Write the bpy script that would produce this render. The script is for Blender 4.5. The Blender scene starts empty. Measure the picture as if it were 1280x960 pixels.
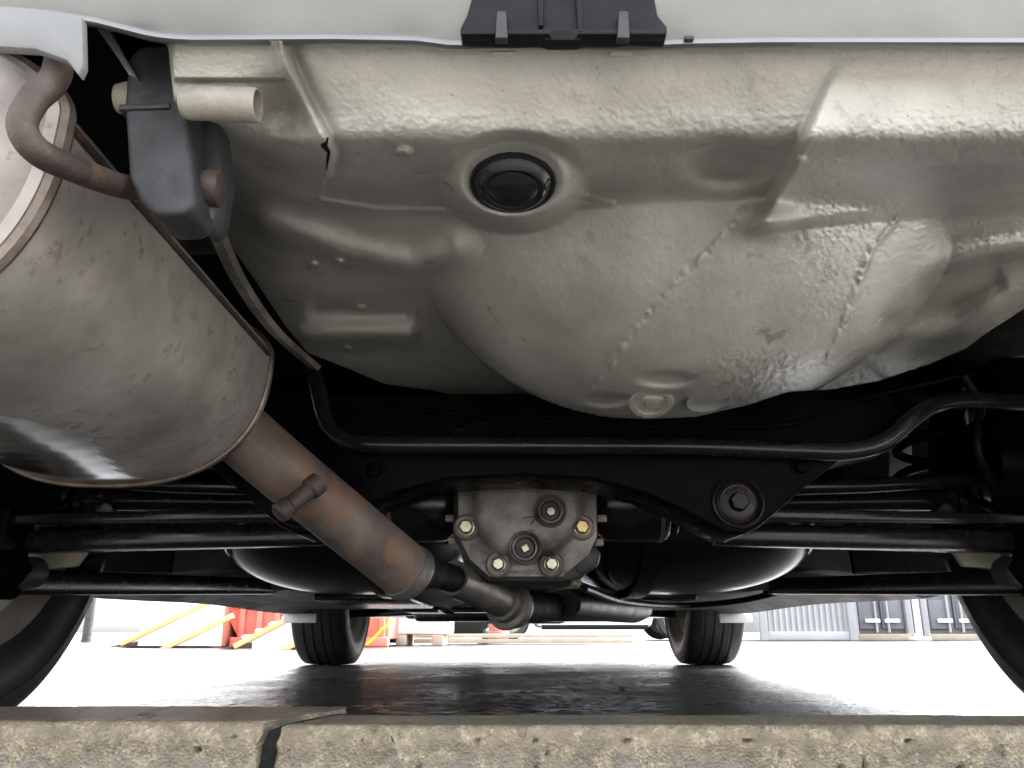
import bpy, bmesh, math, random
import numpy as np
from mathutils import Vector, Matrix
random.seed(7); rng = np.random.default_rng(7)
scene = bpy.context.scene
COL = scene.collection
R = math.radians

# ------------------------------------------------------------------ camera, sky, sun, exposure
CAM_H = 0.12; PITCH = R(16.7); FPX = 1035.0
cd = bpy.data.cameras.new('camera'); cam = bpy.data.objects.new('camera', cd); COL.objects.link(cam)
cam.location = (0, 0, CAM_H); cam.rotation_euler = (R(90) + PITCH, 0, 0)
cd.sensor_width = 36; cd.lens = FPX / 1280 * 36; cd.clip_start = 0.01; cd.clip_end = 3000
scene.camera = cam
SUN_EL, SUN_AZ = R(52), R(48)          # azimuth clockwise from +Y: soft light from ahead, to the right
w = bpy.data.worlds.new('World'); scene.world = w; w.use_nodes = True
nt = w.node_tree; bg = nt.nodes['Background']
sky = nt.nodes.new('ShaderNodeTexSky'); sky.sky_type = 'NISHITA'; sky.sun_disc = False
sky.sun_elevation = SUN_EL; sky.sun_rotation = SUN_AZ; sky.dust_density = 4.0; sky.air_density = 1.0
hs = nt.nodes.new('ShaderNodeHueSaturation'); hs.inputs['Saturation'].default_value = 0.18
nt.links.new(sky.outputs[0], hs.inputs['Color']); nt.links.new(hs.outputs[0], bg.inputs['Color'])
bg.inputs['Strength'].default_value = 0.15
sd = bpy.data.lights.new('sun', 'SUN'); sun = bpy.data.objects.new('sun', sd); COL.objects.link(sun)
sd.energy = 1.5; sd.angle = R(14); sd.color = (1, 0.96, 0.9)
sdir = Vector((math.sin(SUN_AZ) * math.cos(SUN_EL), math.cos(SUN_AZ) * math.cos(SUN_EL), math.sin(SUN_EL)))
sun.rotation_euler = sdir.to_track_quat('Z', 'Y').to_euler(); sun.location = (3, -4, 6)
scene.view_settings.view_transform = 'Standard'; scene.view_settings.look = 'None'
scene.view_settings.exposure = 3.3; scene.view_settings.gamma = 1
scene.render.engine = 'CYCLES'
scene.cycles.max_bounces = 8; scene.cycles.diffuse_bounces = 5; scene.cycles.glossy_bounces = 4

# ------------------------------------------------------------------ helpers
cp, sp = math.cos(PITCH), math.sin(PITCH)
def at(px, py, Y):
    """point of the place at distance Y seen in the direction of a photo pixel (1280 x 960)"""
    v = (480 - py) / FPX; t = Y / (cp - v * sp)
    return Vector(((px - 640) / FPX * t, Y, CAM_H + (sp + v * cp) * t))
def at_z(px, py, z):
    v = (480 - py) / FPX; t = (z - CAM_H) / (sp + v * cp)
    return Vector(((px - 640) / FPX * t, (cp - v * sp) * t, z))
def xz(px, py, Y):
    p = at(px, py, Y); return (p.x, p.z)
def cr(pts, k=6):
    """Catmull-Rom through points"""
    P = [Vector(p) for p in pts]; P = [P[0] * 2 - P[1]] + P + [P[-1] * 2 - P[-2]]; out = []
    for i in range(1, len(P) - 2):
        for j in range(k):
            t = j / k; a, b, c, d = P[i-1], P[i], P[i+1], P[i+2]
            out.append(0.5 * ((2*b) + (c - a)*t + (2*a - 5*b + 4*c - d)*t*t + (3*b - a - 3*c + d)*t**3))
    out.append(P[-2]); return out
def cat(parts):
    V, Fc = [], []
    for v, f in parts:
        o = len(V); V += [tuple(x) for x in v]; Fc += [tuple(i + o for i in q) for q in f]
    return V, Fc
def tube(path, r, n=16, caps=True, sx=1.0):
    P = [Vector(p) for p in path]; m = len(P)
    rr = r if isinstance(r, (list, tuple)) else [r] * m
    V, Fc = [], []; prev = None
    for i in range(m):
        d = (P[min(i+1, m-1)] - P[max(i-1, 0)]).normalized()
        if prev is None:
            u = d.cross(Vector((0, 0, 1)))
            if u.length < 1e-3: u = d.cross(Vector((1, 0, 0)))
        else: u = prev - d * prev.dot(d)
        u.normalize(); prev = u; w_ = d.cross(u)
        for j in range(n):
            a = 2 * math.pi * j / n
            V.append(P[i] + (u * math.cos(a) * sx + w_ * math.sin(a)) * rr[i])
    for i in range(m - 1):
        for j in range(n):
            k = (j + 1) % n
            Fc.append((i*n + j, i*n + k, (i+1)*n + k, (i+1)*n + j))
    if caps: Fc.append(tuple(range(n))[::-1]); Fc.append(tuple((m-1)*n + j for j in range(n)))
    return V, Fc
def lathe(prof, org, axis, n=32, closed=False, ph=0.0):
    """profile (radius, height along axis)"""
    ax = Vector(axis).normalized(); u = ax.orthogonal().normalized(); w_ = ax.cross(u); o = Vector(org)
    V, Fc = [], []
    for r, h in prof:
        for j in range(n):
            a = 2 * math.pi * j / n + ph
            V.append(o + ax * h + (u * math.cos(a) + w_ * math.sin(a)) * max(r, 1e-5))
    m = len(prof)
    for i in range(m if closed else m - 1):
        q = (i + 1) % m
        for j in range(n):
            k = (j + 1) % n; Fc.append((i*n + j, i*n + k, q*n + k, q*n + j))
    return V, Fc
def bev(vf, wd=0.003, seg=2, ang=25):
    me = bpy.data.meshes.new('tmp'); me.from_pydata([tuple(v) for v in vf[0]], [], vf[1])
    bm = bmesh.new(); bm.from_mesh(me); bpy.data.meshes.remove(me)
    bmesh.ops.recalc_face_normals(bm, faces=bm.faces)
    es = [e for e in bm.edges if len(e.link_faces) == 2 and e.calc_face_angle(0) > R(ang)]
    bmesh.ops.bevel(bm, geom=es, offset=wd, segments=seg, profile=0.5, affect='EDGES', clamp_overlap=True)
    bm.verts.index_update()
    out = ([tuple(v.co) for v in bm.verts], [tuple(v.index for v in f.verts) for f in bm.faces]); bm.free()
    return out
def prism(poly, a0, a1, axis='Y', bevel=0.003, seg=2):
    """polygon extruded along an axis: Y takes (x,z), X takes (y,z), Z takes (x,y)"""
    f = {'Y': lambda p, a: (p[0], a, p[1]), 'X': lambda p, a: (a, p[0], p[1]), 'Z': lambda p, a: (p[0], p[1], a)}[axis]
    n = len(poly); V = [f(p, a0) for p in poly] + [f(p, a1) for p in poly]
    Fc = [tuple(range(n)), tuple(range(2*n - 1, n - 1, -1))] + [(i, (i+1) % n, (i+1) % n + n, i + n) for i in range(n)]
    return bev((V, Fc), bevel, seg) if bevel else (V, Fc)
def box(c, s, bevel=0.002, rot=None, seg=2):
    hx, hy, hz = s[0]/2, s[1]/2, s[2]/2
    V = [Vector((x*hx, y*hy, z*hz)) for x in (-1, 1) for y in (-1, 1) for z in (-1, 1)]
    Fc = [(0,1,3,2), (4,6,7,5), (0,4,5,1), (2,3,7,6), (0,2,6,4), (1,5,7,3)]
    if rot is not None: V = [rot @ v for v in V]
    V = [v + Vector(c) for v in V]
    return bev((V, Fc), bevel, seg) if bevel else (V, Fc)
def bar(p, q, wd, ht, bevel=0.002):
    """rectangular bar from p to q: width horizontal, height vertical"""
    p, q = Vector(p), Vector(q); d = (q - p); L = d.length
    rot = d.to_track_quat('Y', 'Z').to_matrix()
    return box((p + q) / 2, (wd, L, ht), bevel, rot)
def loft(secs, close=True, caps=True):
    n = len(secs[0]); V = [tuple(p) for s in secs for p in s]; Fc = []
    for i in range(len(secs) - 1):
        for j in range(n if close else n - 1):
            k = (j + 1) % n; Fc.append((i*n + j, i*n + k, (i+1)*n + k, (i+1)*n + j))
    if caps and close: Fc.append(tuple(range(n))[::-1]); Fc.append(tuple((len(secs)-1)*n + j for j in range(n)))
    return V, Fc
def build(name, vf, mat, parent=None, angle=35, kind=None, label=None):
    me = bpy.data.meshes.new(name); me.from_pydata([tuple(v) for v in vf[0]], [], vf[1])
    bm = bmesh.new(); bm.from_mesh(me); bmesh.ops.recalc_face_normals(bm, faces=bm.faces); bm.to_mesh(me); bm.free()
    me.shade_smooth(); me.set_sharp_from_angle(angle=R(angle))
    me.materials.append(mat)
    o = bpy.data.objects.new(name, me); COL.objects.link(o)
    if parent: attach(o, parent)
    if kind: o['kind'] = kind
    if label: o['label'] = label
    return o
def world_of(p):
    m = Matrix.Identity(4); c = p; ch = []
    while c: ch.append(c); c = c.parent
    for c in reversed(ch): m = m @ c.matrix_parent_inverse @ Matrix.LocRotScale(c.location, c.rotation_euler, c.scale)
    return m
def attach(o, p):
    o.parent = p; o.matrix_parent_inverse = world_of(p).inverted()
def empty(name, loc, label=None, cat_=None, group=None, parent=None):
    o = bpy.data.objects.new(name, None); o.location = loc; o.empty_display_size = 0.1; COL.objects.link(o)
    if parent: attach(o, parent)
    if label: o['label'] = label
    if cat_: o['category'] = cat_
    if group: o['group'] = group
    return o
def tag(o, label, cat_, group=None):
    o['label'] = label; o['category'] = cat_
    if group: o['group'] = group

# ------------------------------------------------------------------ materials
def mat(name, c1, c2=None, scale=20, rough=(0.5, 0.5), metal=0.0, bump=0.0, bscale=200, bdist=0.001, coat=0.0,
        spots=None, sscale=60, sth=0.62, detail=6, spec=0.5, stretch=None, wet=False, wetcol=None, dots=None):
    m = bpy.data.materials.new(name); m.use_nodes = True; t = m.node_tree; N, L = t.nodes, t.links
    b = N['Principled BSDF']; b.inputs['Metallic'].default_value = metal
    b.inputs['Specular IOR Level'].default_value = spec
    b.inputs['Coat Weight'].default_value = coat; b.inputs['Coat Roughness'].default_value = 0.08
    tc = N.new('ShaderNodeTexCoord'); co = tc.outputs['Object']
    if stretch:
        mp = N.new('ShaderNodeMapping'); mp.inputs['Scale'].default_value = stretch
        L.new(co, mp.inputs['Vector']); co = mp.outputs[0]
    def noise(s, d=detail, r=0.6):
        n = N.new('ShaderNodeTexNoise'); n.inputs['Scale'].default_value = s; n.inputs['Detail'].default_value = d
        n.inputs['Roughness'].default_value = r; L.new(co, n.inputs['Vector']); return n.outputs['Fac']
    def ramp(f, stops):
        r = N.new('ShaderNodeValToRGB'); e = r.color_ramp.elements
        while len(e) < len(stops): e.new(0.5)
        for k, (p, c) in enumerate(stops):
            e[k].position = p; e[k].color = (*c, 1) if len(c) == 3 else c
        L.new(f, r.inputs[0]); return r.outputs[0]
    def mix(f, a, c):
        x = N.new('ShaderNodeMix'); x.data_type = 'RGBA'
        if isinstance(f, float): x.inputs[0].default_value = f
        else: L.new(f, x.inputs[0])
        for s, v in ((6, a), (7, c)):
            if isinstance(v, tuple): x.inputs[s].default_value = (*v, 1)
            else: L.new(v, x.inputs[s])
        return x.outputs[2]
    c2 = c2 or c1; n1 = noise(scale)
    col = ramp(n1, [(0.32, c1), (0.68, c2)])
    if spots:
        sf = ramp(noise(sscale, 4, 0.6), [(sth, (0, 0, 0)), (sth + 0.09, (1, 1, 1))])
        pf = ramp(noise(sscale * 0.22, 3, 0.6), [(0.4, (0.2,)*3), (0.6, (1, 1, 1))])
        mm = N.new('ShaderNodeMath'); mm.operation = 'MULTIPLY'; L.new(sf, mm.inputs[0]); L.new(pf, mm.inputs[1])
        col = mix(mm.outputs[0], col, spots)
    if dots:                                    # (colour, scale, threshold): small chips and specks
        vz = N.new('ShaderNodeTexVoronoi'); vz.inputs['Scale'].default_value = dots[1]; L.new(co, vz.inputs['Vector'])
        f = ramp(vz.outputs['Distance'], [(0.0, (1, 1, 1)), (dots[2], (0, 0, 0))])
        col = mix(f, col, dots[0])
    if wetcol:
        aw = N.new('ShaderNodeAttribute'); aw.attribute_name = 'wet'; col = mix(aw.outputs['Fac'], col, wetcol)
    L.new(col, b.inputs['Base Color'])
    mr = N.new('ShaderNodeMapRange'); mr.inputs[1].default_value = 0.3; mr.inputs[2].default_value = 0.7
    mr.inputs[3].default_value, mr.inputs[4].default_value = rough
    L.new(noise(scale * 1.7, 4), mr.inputs[0]); ro = mr.outputs[0]
    if wet:                                     # wet film stored on the mesh lowers the roughness
        an = N.new('ShaderNodeAttribute'); an.attribute_name = 'wet'
        x = N.new('ShaderNodeMix'); x.data_type = 'FLOAT'; L.new(an.outputs['Fac'], x.inputs[0])
        L.new(ro, x.inputs[2]); x.inputs[3].default_value = 0.16; ro = x.outputs[0]
        L.new(an.outputs['Fac'], b.inputs['Coat Weight']); b.inputs['Coat IOR'].default_value = 1.85; b.inputs['Coat Roughness'].default_value = 0.12
    L.new(ro, b.inputs['Roughness'])
    if bump:
        bp = N.new('ShaderNodeBump'); bp.inputs['Strength'].default_value = bump; bp.inputs['Distance'].default_value = bdist
        L.new(noise(bscale, 5, 0.55), bp.inputs['Height']); L.new(bp.outputs[0], b.inputs['Normal'])
        L.new(bp.outputs[0], b.inputs['Coat Normal'])
    return m

M_FLOOR = mat('undercoat', (0.275, 0.262, 0.235), (0.41, 0.393, 0.356), 13, (0.42, 0.62), bump=0.5, bscale=760, bdist=0.0009,
              spots=(0.2, 0.183, 0.158), sscale=48, sth=0.6, wet=True, dots=((0.1, 0.085, 0.07), 80, 0.065))
M_BUMPER = mat('silver_paint', (0.115, 0.117, 0.119), (0.15, 0.152, 0.154), 9, (0.3, 0.4), metal=0.35, coat=0.6, dots=((0.1, 0.09, 0.08), 120, 0.05))
M_BODY = mat('silver_body_paint', (0.55, 0.56, 0.57), (0.6, 0.61, 0.62), 4, (0.22, 0.3), metal=0.3, coat=0.8)
M_BLACKPL = mat('black_plastic', (0.006, 0.0068, 0.008), (0.011, 0.0118, 0.013), 40, (0.32, 0.5), spec=0.12, bump=0.15, bscale=500, bdist=0.0005)
M_RUBBER = mat('grey_rubber', (0.014, 0.015, 0.017), (0.026, 0.0275, 0.03), 40, (0.5, 0.75), bump=0.4, bscale=260, bdist=0.0008, spots=(0.014, 0.012, 0.011), sscale=70, sth=0.52)
M_PLUG = mat('black_rubber_plug', (0.008, 0.008, 0.009), (0.014, 0.014, 0.015), 40, (0.1, 0.2))
M_MUFF = mat('aluminised_steel', (0.215, 0.19, 0.173), (0.37, 0.337, 0.312), 17, (0.45, 0.6), metal=0.3, bump=0.12, bscale=220, bdist=0.0006,
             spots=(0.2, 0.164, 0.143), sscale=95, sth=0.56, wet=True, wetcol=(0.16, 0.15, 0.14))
M_MUFFB = mat('bare_steel_edge', (0.2, 0.17, 0.145), (0.1, 0.075, 0.06), 50, (0.3, 0.55), metal=0.7, bump=0.2, bscale=300)
M_RUSTY = mat('rusty_steel', (0.07, 0.055, 0.049), (0.175, 0.138, 0.119), 26, (0.5, 0.75), metal=0.25, bump=0.35, bscale=350, bdist=0.0008, spots=(0.19, 0.112, 0.072), sscale=22, sth=0.48)
M_DKRUST = mat('dark_rusty_steel', (0.03, 0.021, 0.018), (0.07, 0.05, 0.042), 45, (0.45, 0.75), metal=0.3, bump=0.6, bscale=300, bdist=0.001, spots=(0.095, 0.055, 0.036), sscale=60, sth=0.56)
M_SUBF = mat('subframe_black', (0.0022, 0.0024, 0.0027), (0.004, 0.004, 0.0044), 25, (0.2, 0.4), spec=0.02, bump=0.08, bscale=180, bdist=0.0008)
M_BLACK = mat('black_chassis_paint', (0.007, 0.0075, 0.008), (0.013, 0.013, 0.0135), 25, (0.14, 0.3), spec=0.32, bump=0.08, bscale=180, bdist=0.0008, spots=(0.035, 0.031, 0.027), sscale=30, sth=0.64)
M_BLACKM = mat('black_underseal', (0.003, 0.0032, 0.0035), (0.006, 0.006, 0.006), 20, (0.6, 0.8), spec=0.15, bump=0.4, bscale=150, bdist=0.002)
M_TANK = mat('black_tank_plastic', (0.006, 0.0065, 0.007), (0.01, 0.01, 0.0105), 12, (0.12, 0.24), bump=0.05, bscale=60, bdist=0.001, spots=(0.03, 0.027, 0.023), sscale=26, sth=0.66)
M_FRONTFL = mat('dirty_grey_underseal', (0.05, 0.05, 0.05), (0.11, 0.108, 0.102), 9, (0.5, 0.75), bump=0.3, bscale=120, bdist=0.002)
M_CAST = mat('cast_aluminium_grimy', (0.05, 0.043, 0.037), (0.3, 0.272, 0.245), 17, (0.32, 0.55), metal=0.35, bump=0.35, bscale=300, bdist=0.0008, spots=(0.035, 0.03, 0.026), sscale=45, sth=0.6)
M_CASTD = mat('cast_iron_dark', (0.025, 0.023, 0.021), (0.06, 0.055, 0.05), 25, (0.4, 0.6), metal=0.4, bump=0.4, bscale=250, bdist=0.0008)
M_BOLT = mat('zinc_bolt', (0.3, 0.265, 0.19), (0.5, 0.45, 0.34), 90, (0.28, 0.4), metal=0.75)
M_BOLTY = mat('yellow_zinc_bolt', (0.38, 0.26, 0.12), (0.5, 0.38, 0.19), 90, (0.28, 0.4), metal=0.7)
M_TYRE = mat('tyre_rubber', (0.011, 0.011, 0.012), (0.02, 0.02, 0.02), 30, (0.42, 0.6), bump=0.2, bscale=260, bdist=0.0008)
M_RIM = mat('dusty_alloy', (0.2, 0.18, 0.15), (0.32, 0.29, 0.25), 12, (0.45, 0.6), metal=0.3)
M_DISC = mat('brake_disc_iron', (0.13, 0.1, 0.085), (0.22, 0.18, 0.16), 30, (0.4, 0.6), metal=0.6)
M_PALE = mat('pale_dusty_metal', (0.33, 0.3, 0.24), (0.46, 0.42, 0.35), 30, (0.5, 0.7), bump=0.2, bscale=120)
M_WHITE2 = mat('white_plastic', (0.7, 0.7, 0.68), (0.78, 0.78, 0.76), 20, (0.4, 0.5))
M_BUSH = mat('grimy_bush', (0.005, 0.004, 0.004), (0.018, 0.013, 0.012), 45, (0.25, 0.5), spec=0.25, bump=0.3, bscale=250, bdist=0.001)
M_SHIELD = mat('dark_shield_steel', (0.03, 0.031, 0.034), (0.05, 0.051, 0.054), 20, (0.4, 0.6), metal=0.5, bump=0.2, bscale=150)
M_TAB = mat('grey_flange_paint', (0.13, 0.133, 0.137), (0.17, 0.173, 0.177), 14, (0.4, 0.55), dots=((0.06, 0.055, 0.05), 90, 0.05))
M_STUB = mat('dirty_stub_paint', (0.17, 0.155, 0.13), (0.29, 0.268, 0.23), 60, (0.5, 0.7), bump=0.35, bscale=500, bdist=0.0008, spots=(0.14, 0.12, 0.1), sscale=90, sth=0.56)
M_GLASS = mat('tinted_glass', (0.01, 0.012, 0.012), None, 4, (0.05, 0.08))
M_PIPE = mat('grey_exhaust_steel', (0.1, 0.09, 0.082), (0.18, 0.165, 0.15), 30, (0.4, 0.6), metal=0.5, bump=0.2, bscale=300, spots=(0.06, 0.045, 0.035), sscale=50, sth=0.6)

# ------------------------------------------------------------------ the setting: ground, pavement, kerb
def gridmesh(xs, ys, zf):
    X, Yg = np.meshgrid(xs, ys); Z = zf(X, Yg)
    V = np.stack([X, Yg, Z], -1).reshape(-1, 3); nx, ny = len(xs), len(ys)
    i = np.arange(ny - 1)[:, None] * nx + np.arange(nx - 1)[None, :]
    Fc = np.stack([i, i + 1, i + nx + 1, i + nx], -1).reshape(-1, 4)
    return V.tolist(), Fc.tolist()
def asphalt_mat():
    m = bpy.data.materials.new('wet_asphalt'); m.use_nodes = True; t = m.node_tree; N, L = t.nodes, t.links
    b = N['Principled BSDF']; tc = N.new('ShaderNodeTexCoord')
    def nz(s, d, r=0.6):
        n = N.new('ShaderNodeTexNoise'); n.inputs['Scale'].default_value = s; n.inputs['Detail'].default_value = d
        n.inputs['Roughness'].default_value = r; L.new(tc.outputs['Object'], n.inputs['Vector']); return n.outputs['Fac']
    r = N.new('ShaderNodeValToRGB'); r.color_ramp.elements[0].color = (0.018, 0.018, 0.019, 1); r.color_ramp.elements[1].color = (0.06, 0.06, 0.06, 1)
    L.new(nz(90, 6), r.inputs[0]); L.new(r.outputs[0], b.inputs['Base Color'])
    mr = N.new('ShaderNodeMapRange'); mr.inputs[1].default_value = 0.35; mr.inputs[2].default_value = 0.65
    mr.inputs[3].default_value = 0.24; mr.inputs[4].default_value = 0.4
    L.new(nz(3, 3), mr.inputs[0]); L.new(mr.outputs[0], b.inputs['Roughness'])
    v = N.new('ShaderNodeTexVoronoi'); v.inputs['Scale'].default_value = 150; L.new(tc.outputs['Object'], v.inputs['Vector'])
    ad = N.new('ShaderNodeMath'); ad.operation = 'ADD'; L.new(v.outputs['Distance'], ad.inputs[0]); L.new(nz(260, 3), ad.inputs[1])
    bp = N.new('ShaderNodeBump'); bp.inputs['Strength'].default_value = 0.55; bp.inputs['Distance'].default_value = 0.003
    L.new(ad.outputs[0], bp.inputs['Height']); L.new(bp.outputs[0], b.inputs['Normal'])
    return m
M_ASPH = asphalt_mat()
def vnoise(X, Z, f, seed=0):
    """smooth value noise on arrays"""
    r = np.random.default_rng(seed); T = r.random((64, 64)); x, z = X * f, Z * f
    i, j = np.floor(x).astype(int), np.floor(z).astype(int); a, b = x - i, z - j
    a, b = a*a*(3-2*a), b*b*(3-2*b); g = lambda p, q: T[p % 64, q % 64]
    return (g(i, j)*(1-a) + g(i+1, j)*a)*(1-b) + (g(i, j+1)*(1-a) + g(i+1, j+1)*a)*b - 0.5
def gspace(lo, hi, a, b, n_in, n_out):
    out = np.geomspace(1, 400, n_out)
    return np.unique(np.concatenate([a - (out - 1) / 399 * (a - lo), np.linspace(a, b, n_in), b + (out - 1) / 399 * (hi - b)]))
gx = gspace(-1500, 1500, -1.5, 1.5, 520, 24); gy = gspace(-1500, 1500, 0.6, 4.2, 520, 24)
def gz(X, Yg):
    near = np.clip((1.5 - np.abs(X))/.1, 0, 1)*np.clip((Yg - .6)/.1, 0, 1)*np.clip((4.2 - Yg)/.1, 0, 1)
    Xc, Yc = np.clip(X, -2, 2), np.clip(Yg, 0, 5)
    h = 0.0013*vnoise(Xc + .3*Yc, Yc, 46, 51) + 0.0016*vnoise(Xc, Yc, 85, 52) + 0.0012*vnoise(Xc, Yc, 9, 53)
    return near*h - 0.0022
ground = build('ground', gridmesh(gx, gy, gz), M_ASPH, kind='structure', angle=60)
M_PAVE = mat('wet_concrete_paving', (0.22, 0.21, 0.19), (0.29, 0.28, 0.255), 8, (0.4, 0.65), bump=0.3, bscale=150, bdist=0.002)
pave = build('pavement', box((0, -2.22, 0.012), (14, 4.9, 0.03), 0.004), M_PAVE, kind='structure')

def kerb_mat():
    m = bpy.data.materials.new('kerb_concrete'); m.use_nodes = True; t = m.node_tree; N, L = t.nodes, t.links
    b = N['Principled BSDF']; tc = N.new('ShaderNodeTexCoord'); co = tc.outputs['Object']
    def nz(s, d=6, r=0.6):
        n = N.new('ShaderNodeTexNoise'); n.inputs['Scale'].default_value = s; n.inputs['Detail'].default_value = d
        n.inputs['Roughness'].default_value = r; L.new(co, n.inputs['Vector']); return n.outputs['Fac']
    def rp(f, st):
        r = N.new('ShaderNodeValToRGB'); e = r.color_ramp.elements
        while len(e) < len(st): e.new(0.5)
        for k, (p, c) in enumerate(st): e[k].position = p; e[k].color = (*c, 1)
        L.new(f, r.inputs[0]); return r.outputs[0]
    def mx(f, a, c):
        x = N.new('ShaderNodeMix'); x.data_type = 'RGBA'; L.new(f, x.inputs[0])
        for s, v in ((6, a), (7, c)):
            if isinstance(v, tuple): x.inputs[s].default_value = (*v, 1)
            else: L.new(v, x.inputs[s])
        return x.outputs[2]
    base = rp(nz(95), [(0.3, (0.075, 0.062, 0.045)), (0.5, (0.128, 0.103, 0.068)), (0.7, (0.16, 0.132, 0.09))])
    at_ = N.new('ShaderNodeAttribute'); at_.attribute_name = 'grime'
    base = mx(at_.outputs['Fac'], base, (0.135, 0.126, 0.112))
    vz = N.new('ShaderNodeTexVoronoi'); vz.inputs['Scale'].default_value = 760; L.new(co, vz.inputs['Vector'])
    grain = rp(vz.outputs['Color'], [(0.0, (0.05, 0.045, 0.04)), (0.25, (0.19, 0.15, 0.095)), (0.75, (0.28, 0.24, 0.17)), (1.0, (0.42, 0.38, 0.3))])
    base = mx(rp(nz(120, 3), [(0.45, (0.15,)*3), (0.62, (0.75,)*3)]), base, grain)
    base = mx(rp(nz(75, 2), [(0.7, (0, 0, 0)), (0.74, (1, 1, 1))]), base, (0.075, 0.068, 0.06))
    L.new(base, b.inputs['Base Color'])
    aw = N.new('ShaderNodeAttribute'); aw.attribute_name = 'wet'
    x = N.new('ShaderNodeMix'); x.data_type = 'FLOAT'; L.new(aw.outputs['Fac'], x.inputs[0]); x.inputs[2].default_value = 0.75; x.inputs[3].default_value = 0.3
    L.new(x.outputs[0], b.inputs['Roughness'])
    wf = N.new('ShaderNodeMath'); wf.operation = 'MULTIPLY'; L.new(aw.outputs['Fac'], wf.inputs[0]); L.new(rp(nz(22, 4), [(0.35, (0.35,)*3), (0.6, (1, 1, 1))]), wf.inputs[1]); wc = mx(wf.outputs[0], base, (0.085, 0.075, 0.063)); L.new(wc, b.inputs['Base Color'])
    ad = N.new('ShaderNodeMath'); ad.operation = 'ADD'; L.new(nz(500, 4), ad.inputs[0]); L.new(vz.outputs['Distance'], ad.inputs[1])
    bp = N.new('ShaderNodeBump'); bp.inputs['Strength'].default_value = 0.5; bp.inputs['Distance'].default_value = 0.0012
    L.new(ad.outputs[0], bp.inputs['Height']); L.new(bp.outputs[0], b.inputs['Normal'])
    return m
M_KERB = kerb_mat()
def kerb(x0, x1, joint_side, y_near, top, width, slope, label, seed):
    """concrete kerb stone; cross-section lofted along x with worn edges and pitted face"""
    lo, hi = max(x0, -0.34), min(x1, 0.34)
    xs = np.unique(np.concatenate([np.linspace(x0, lo, 8), np.linspace(lo, hi, int((hi - lo) / 0.0011)), np.linspace(hi, x1, 8)]))
    r = 0.008
    prof = [(0.012, -0.02)] + [(0.012 * (1 - k / 26), top * k / 26 * 0.0 + (top - 0.06) * 0 + (-0.02) + (top - r + 0.02) * k / 26) for k in range(1, 27)]
    prof = [(0.006 * (1 - k / 46), (top - r) * k / 46 - 0.02 * (1 - k / 46)) for k in range(46)]
    prof += [(r - r * math.cos(a), top - r + r * math.sin(a)) for a in np.linspace(0, math.pi / 2, 9)]
    prof += [(r + (width - 2*r) * k / 22, top) for k in range(1, 22)]
    prof += [(width - r + r * math.sin(a), top - r + r * math.cos(a)) for a in np.linspace(0, math.pi / 2, 7)]
    prof += [(width, (top - r) * (1 - k / 4) - 0.02 * k / 4) for k in range(1, 5)]
    PY = np.array([p[0] for p in prof]); PZ = np.array([p[1] for p in prof])
    X, py = np.meshgrid(xs, PY, indexing='ij'); pz = np.broadcast_to(PZ, X.shape)
    S = np.broadcast_to(np.arange(len(prof)) * 0.0018, X.shape)
    n = 0.0008 * vnoise(X, S, 90, seed) + 0.0010 * vnoise(X, S, 260, seed + 1) + 0.0016 * vnoise(X, S, 28, seed + 2) + 0.0009 * vnoise(X, S, 520, seed + 5)
    pit = vnoise(X, S, 190, seed + 3); n = n - np.where(pit > 0.33, (pit - 0.33) * 0.035, 0)
    topf = np.clip((pz - (top - 0.003)) / 0.003, 0, 1); n = n * (1 - 0.8 * topf)
    cx, cz = width / 2, top / 2
    dy, dz = np.where(pz > top - 0.004, 0, np.where(py < cx, -1, 1)), np.where(pz > top - 0.004, 1, 0)
    # broken end at the joint: ragged, leaning
    jx = -0.116 + 0.02 * np.clip(py / 0.06, 0, 1) + 0.007 * vnoise(py * 1.0 + 3, pz, 60, 5) + 0.006 * vnoise(py + 1, pz, 210, 6) + 0.006 * np.clip((pz - (top - 0.022)) / 0.022, 0, 1)
    if joint_side > 0: X = np.minimum(X, jx - 0.0035 - 0.002 * np.abs(vnoise(py, pz, 150, 8)))
    elif joint_side < 0: X = np.maximum(X, jx + 0.0035 + 0.003 * np.abs(vnoise(py, pz, 120, 9)))
    V = np.stack([X, y_near + py + dy * n + slope * X, pz + dz * n], -1).reshape(-1, 3)
    m = len(prof); i = np.arange(len(xs) - 1)[:, None] * m + np.arange(m - 1)[None, :]
    Fc = np.stack([i, i + 1, i + m + 1, i + m], -1).reshape(-1, 4).tolist()
    Fc += [tuple(range(m))[::-1], tuple((len(xs) - 1) * m + k for k in range(m))]
    o = build('kerb_stone', (V.tolist(), Fc), M_KERB, angle=70)
    tag(o, label, 'kerb', 'kerb stones behind the parking bay')
    wv = np.clip((py - 0.004) / 0.006, 0, 1) * np.clip((pz - (top - 0.006)) / 0.003, 0, 1)
    gr = np.clip((top - 0.012 - pz + 0.006 * vnoise(X, S, 60, 11)) / 0.008, 0, 1)
    for nm, arr in (('wet', wv), ('grime', gr)):
        a = o.data.attributes.new(nm, 'FLOAT', 'POINT'); a.data.foreach_set('value', np.ascontiguousarray(arr.reshape(-1), dtype=np.float32))
    return o
kerb(-1.6, -0.09, 1, 0.405, 0.0808, 0.093, 0.0, 'tan concrete kerb stone left of the black tarry joint', 21)
kerb(-0.13, 1.6, -1, 0.405, 0.0791, 0.062, -0.004, 'tan concrete kerb stone right of the black tarry joint, under the black differential', 37)
M_TAR = mat('joint_tar', (0.008, 0.008, 0.008), (0.02, 0.019, 0.018), 60, (0.6, 0.8), spec=0.15, bump=0.6, bscale=300, bdist=0.002)
jp = []
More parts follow.
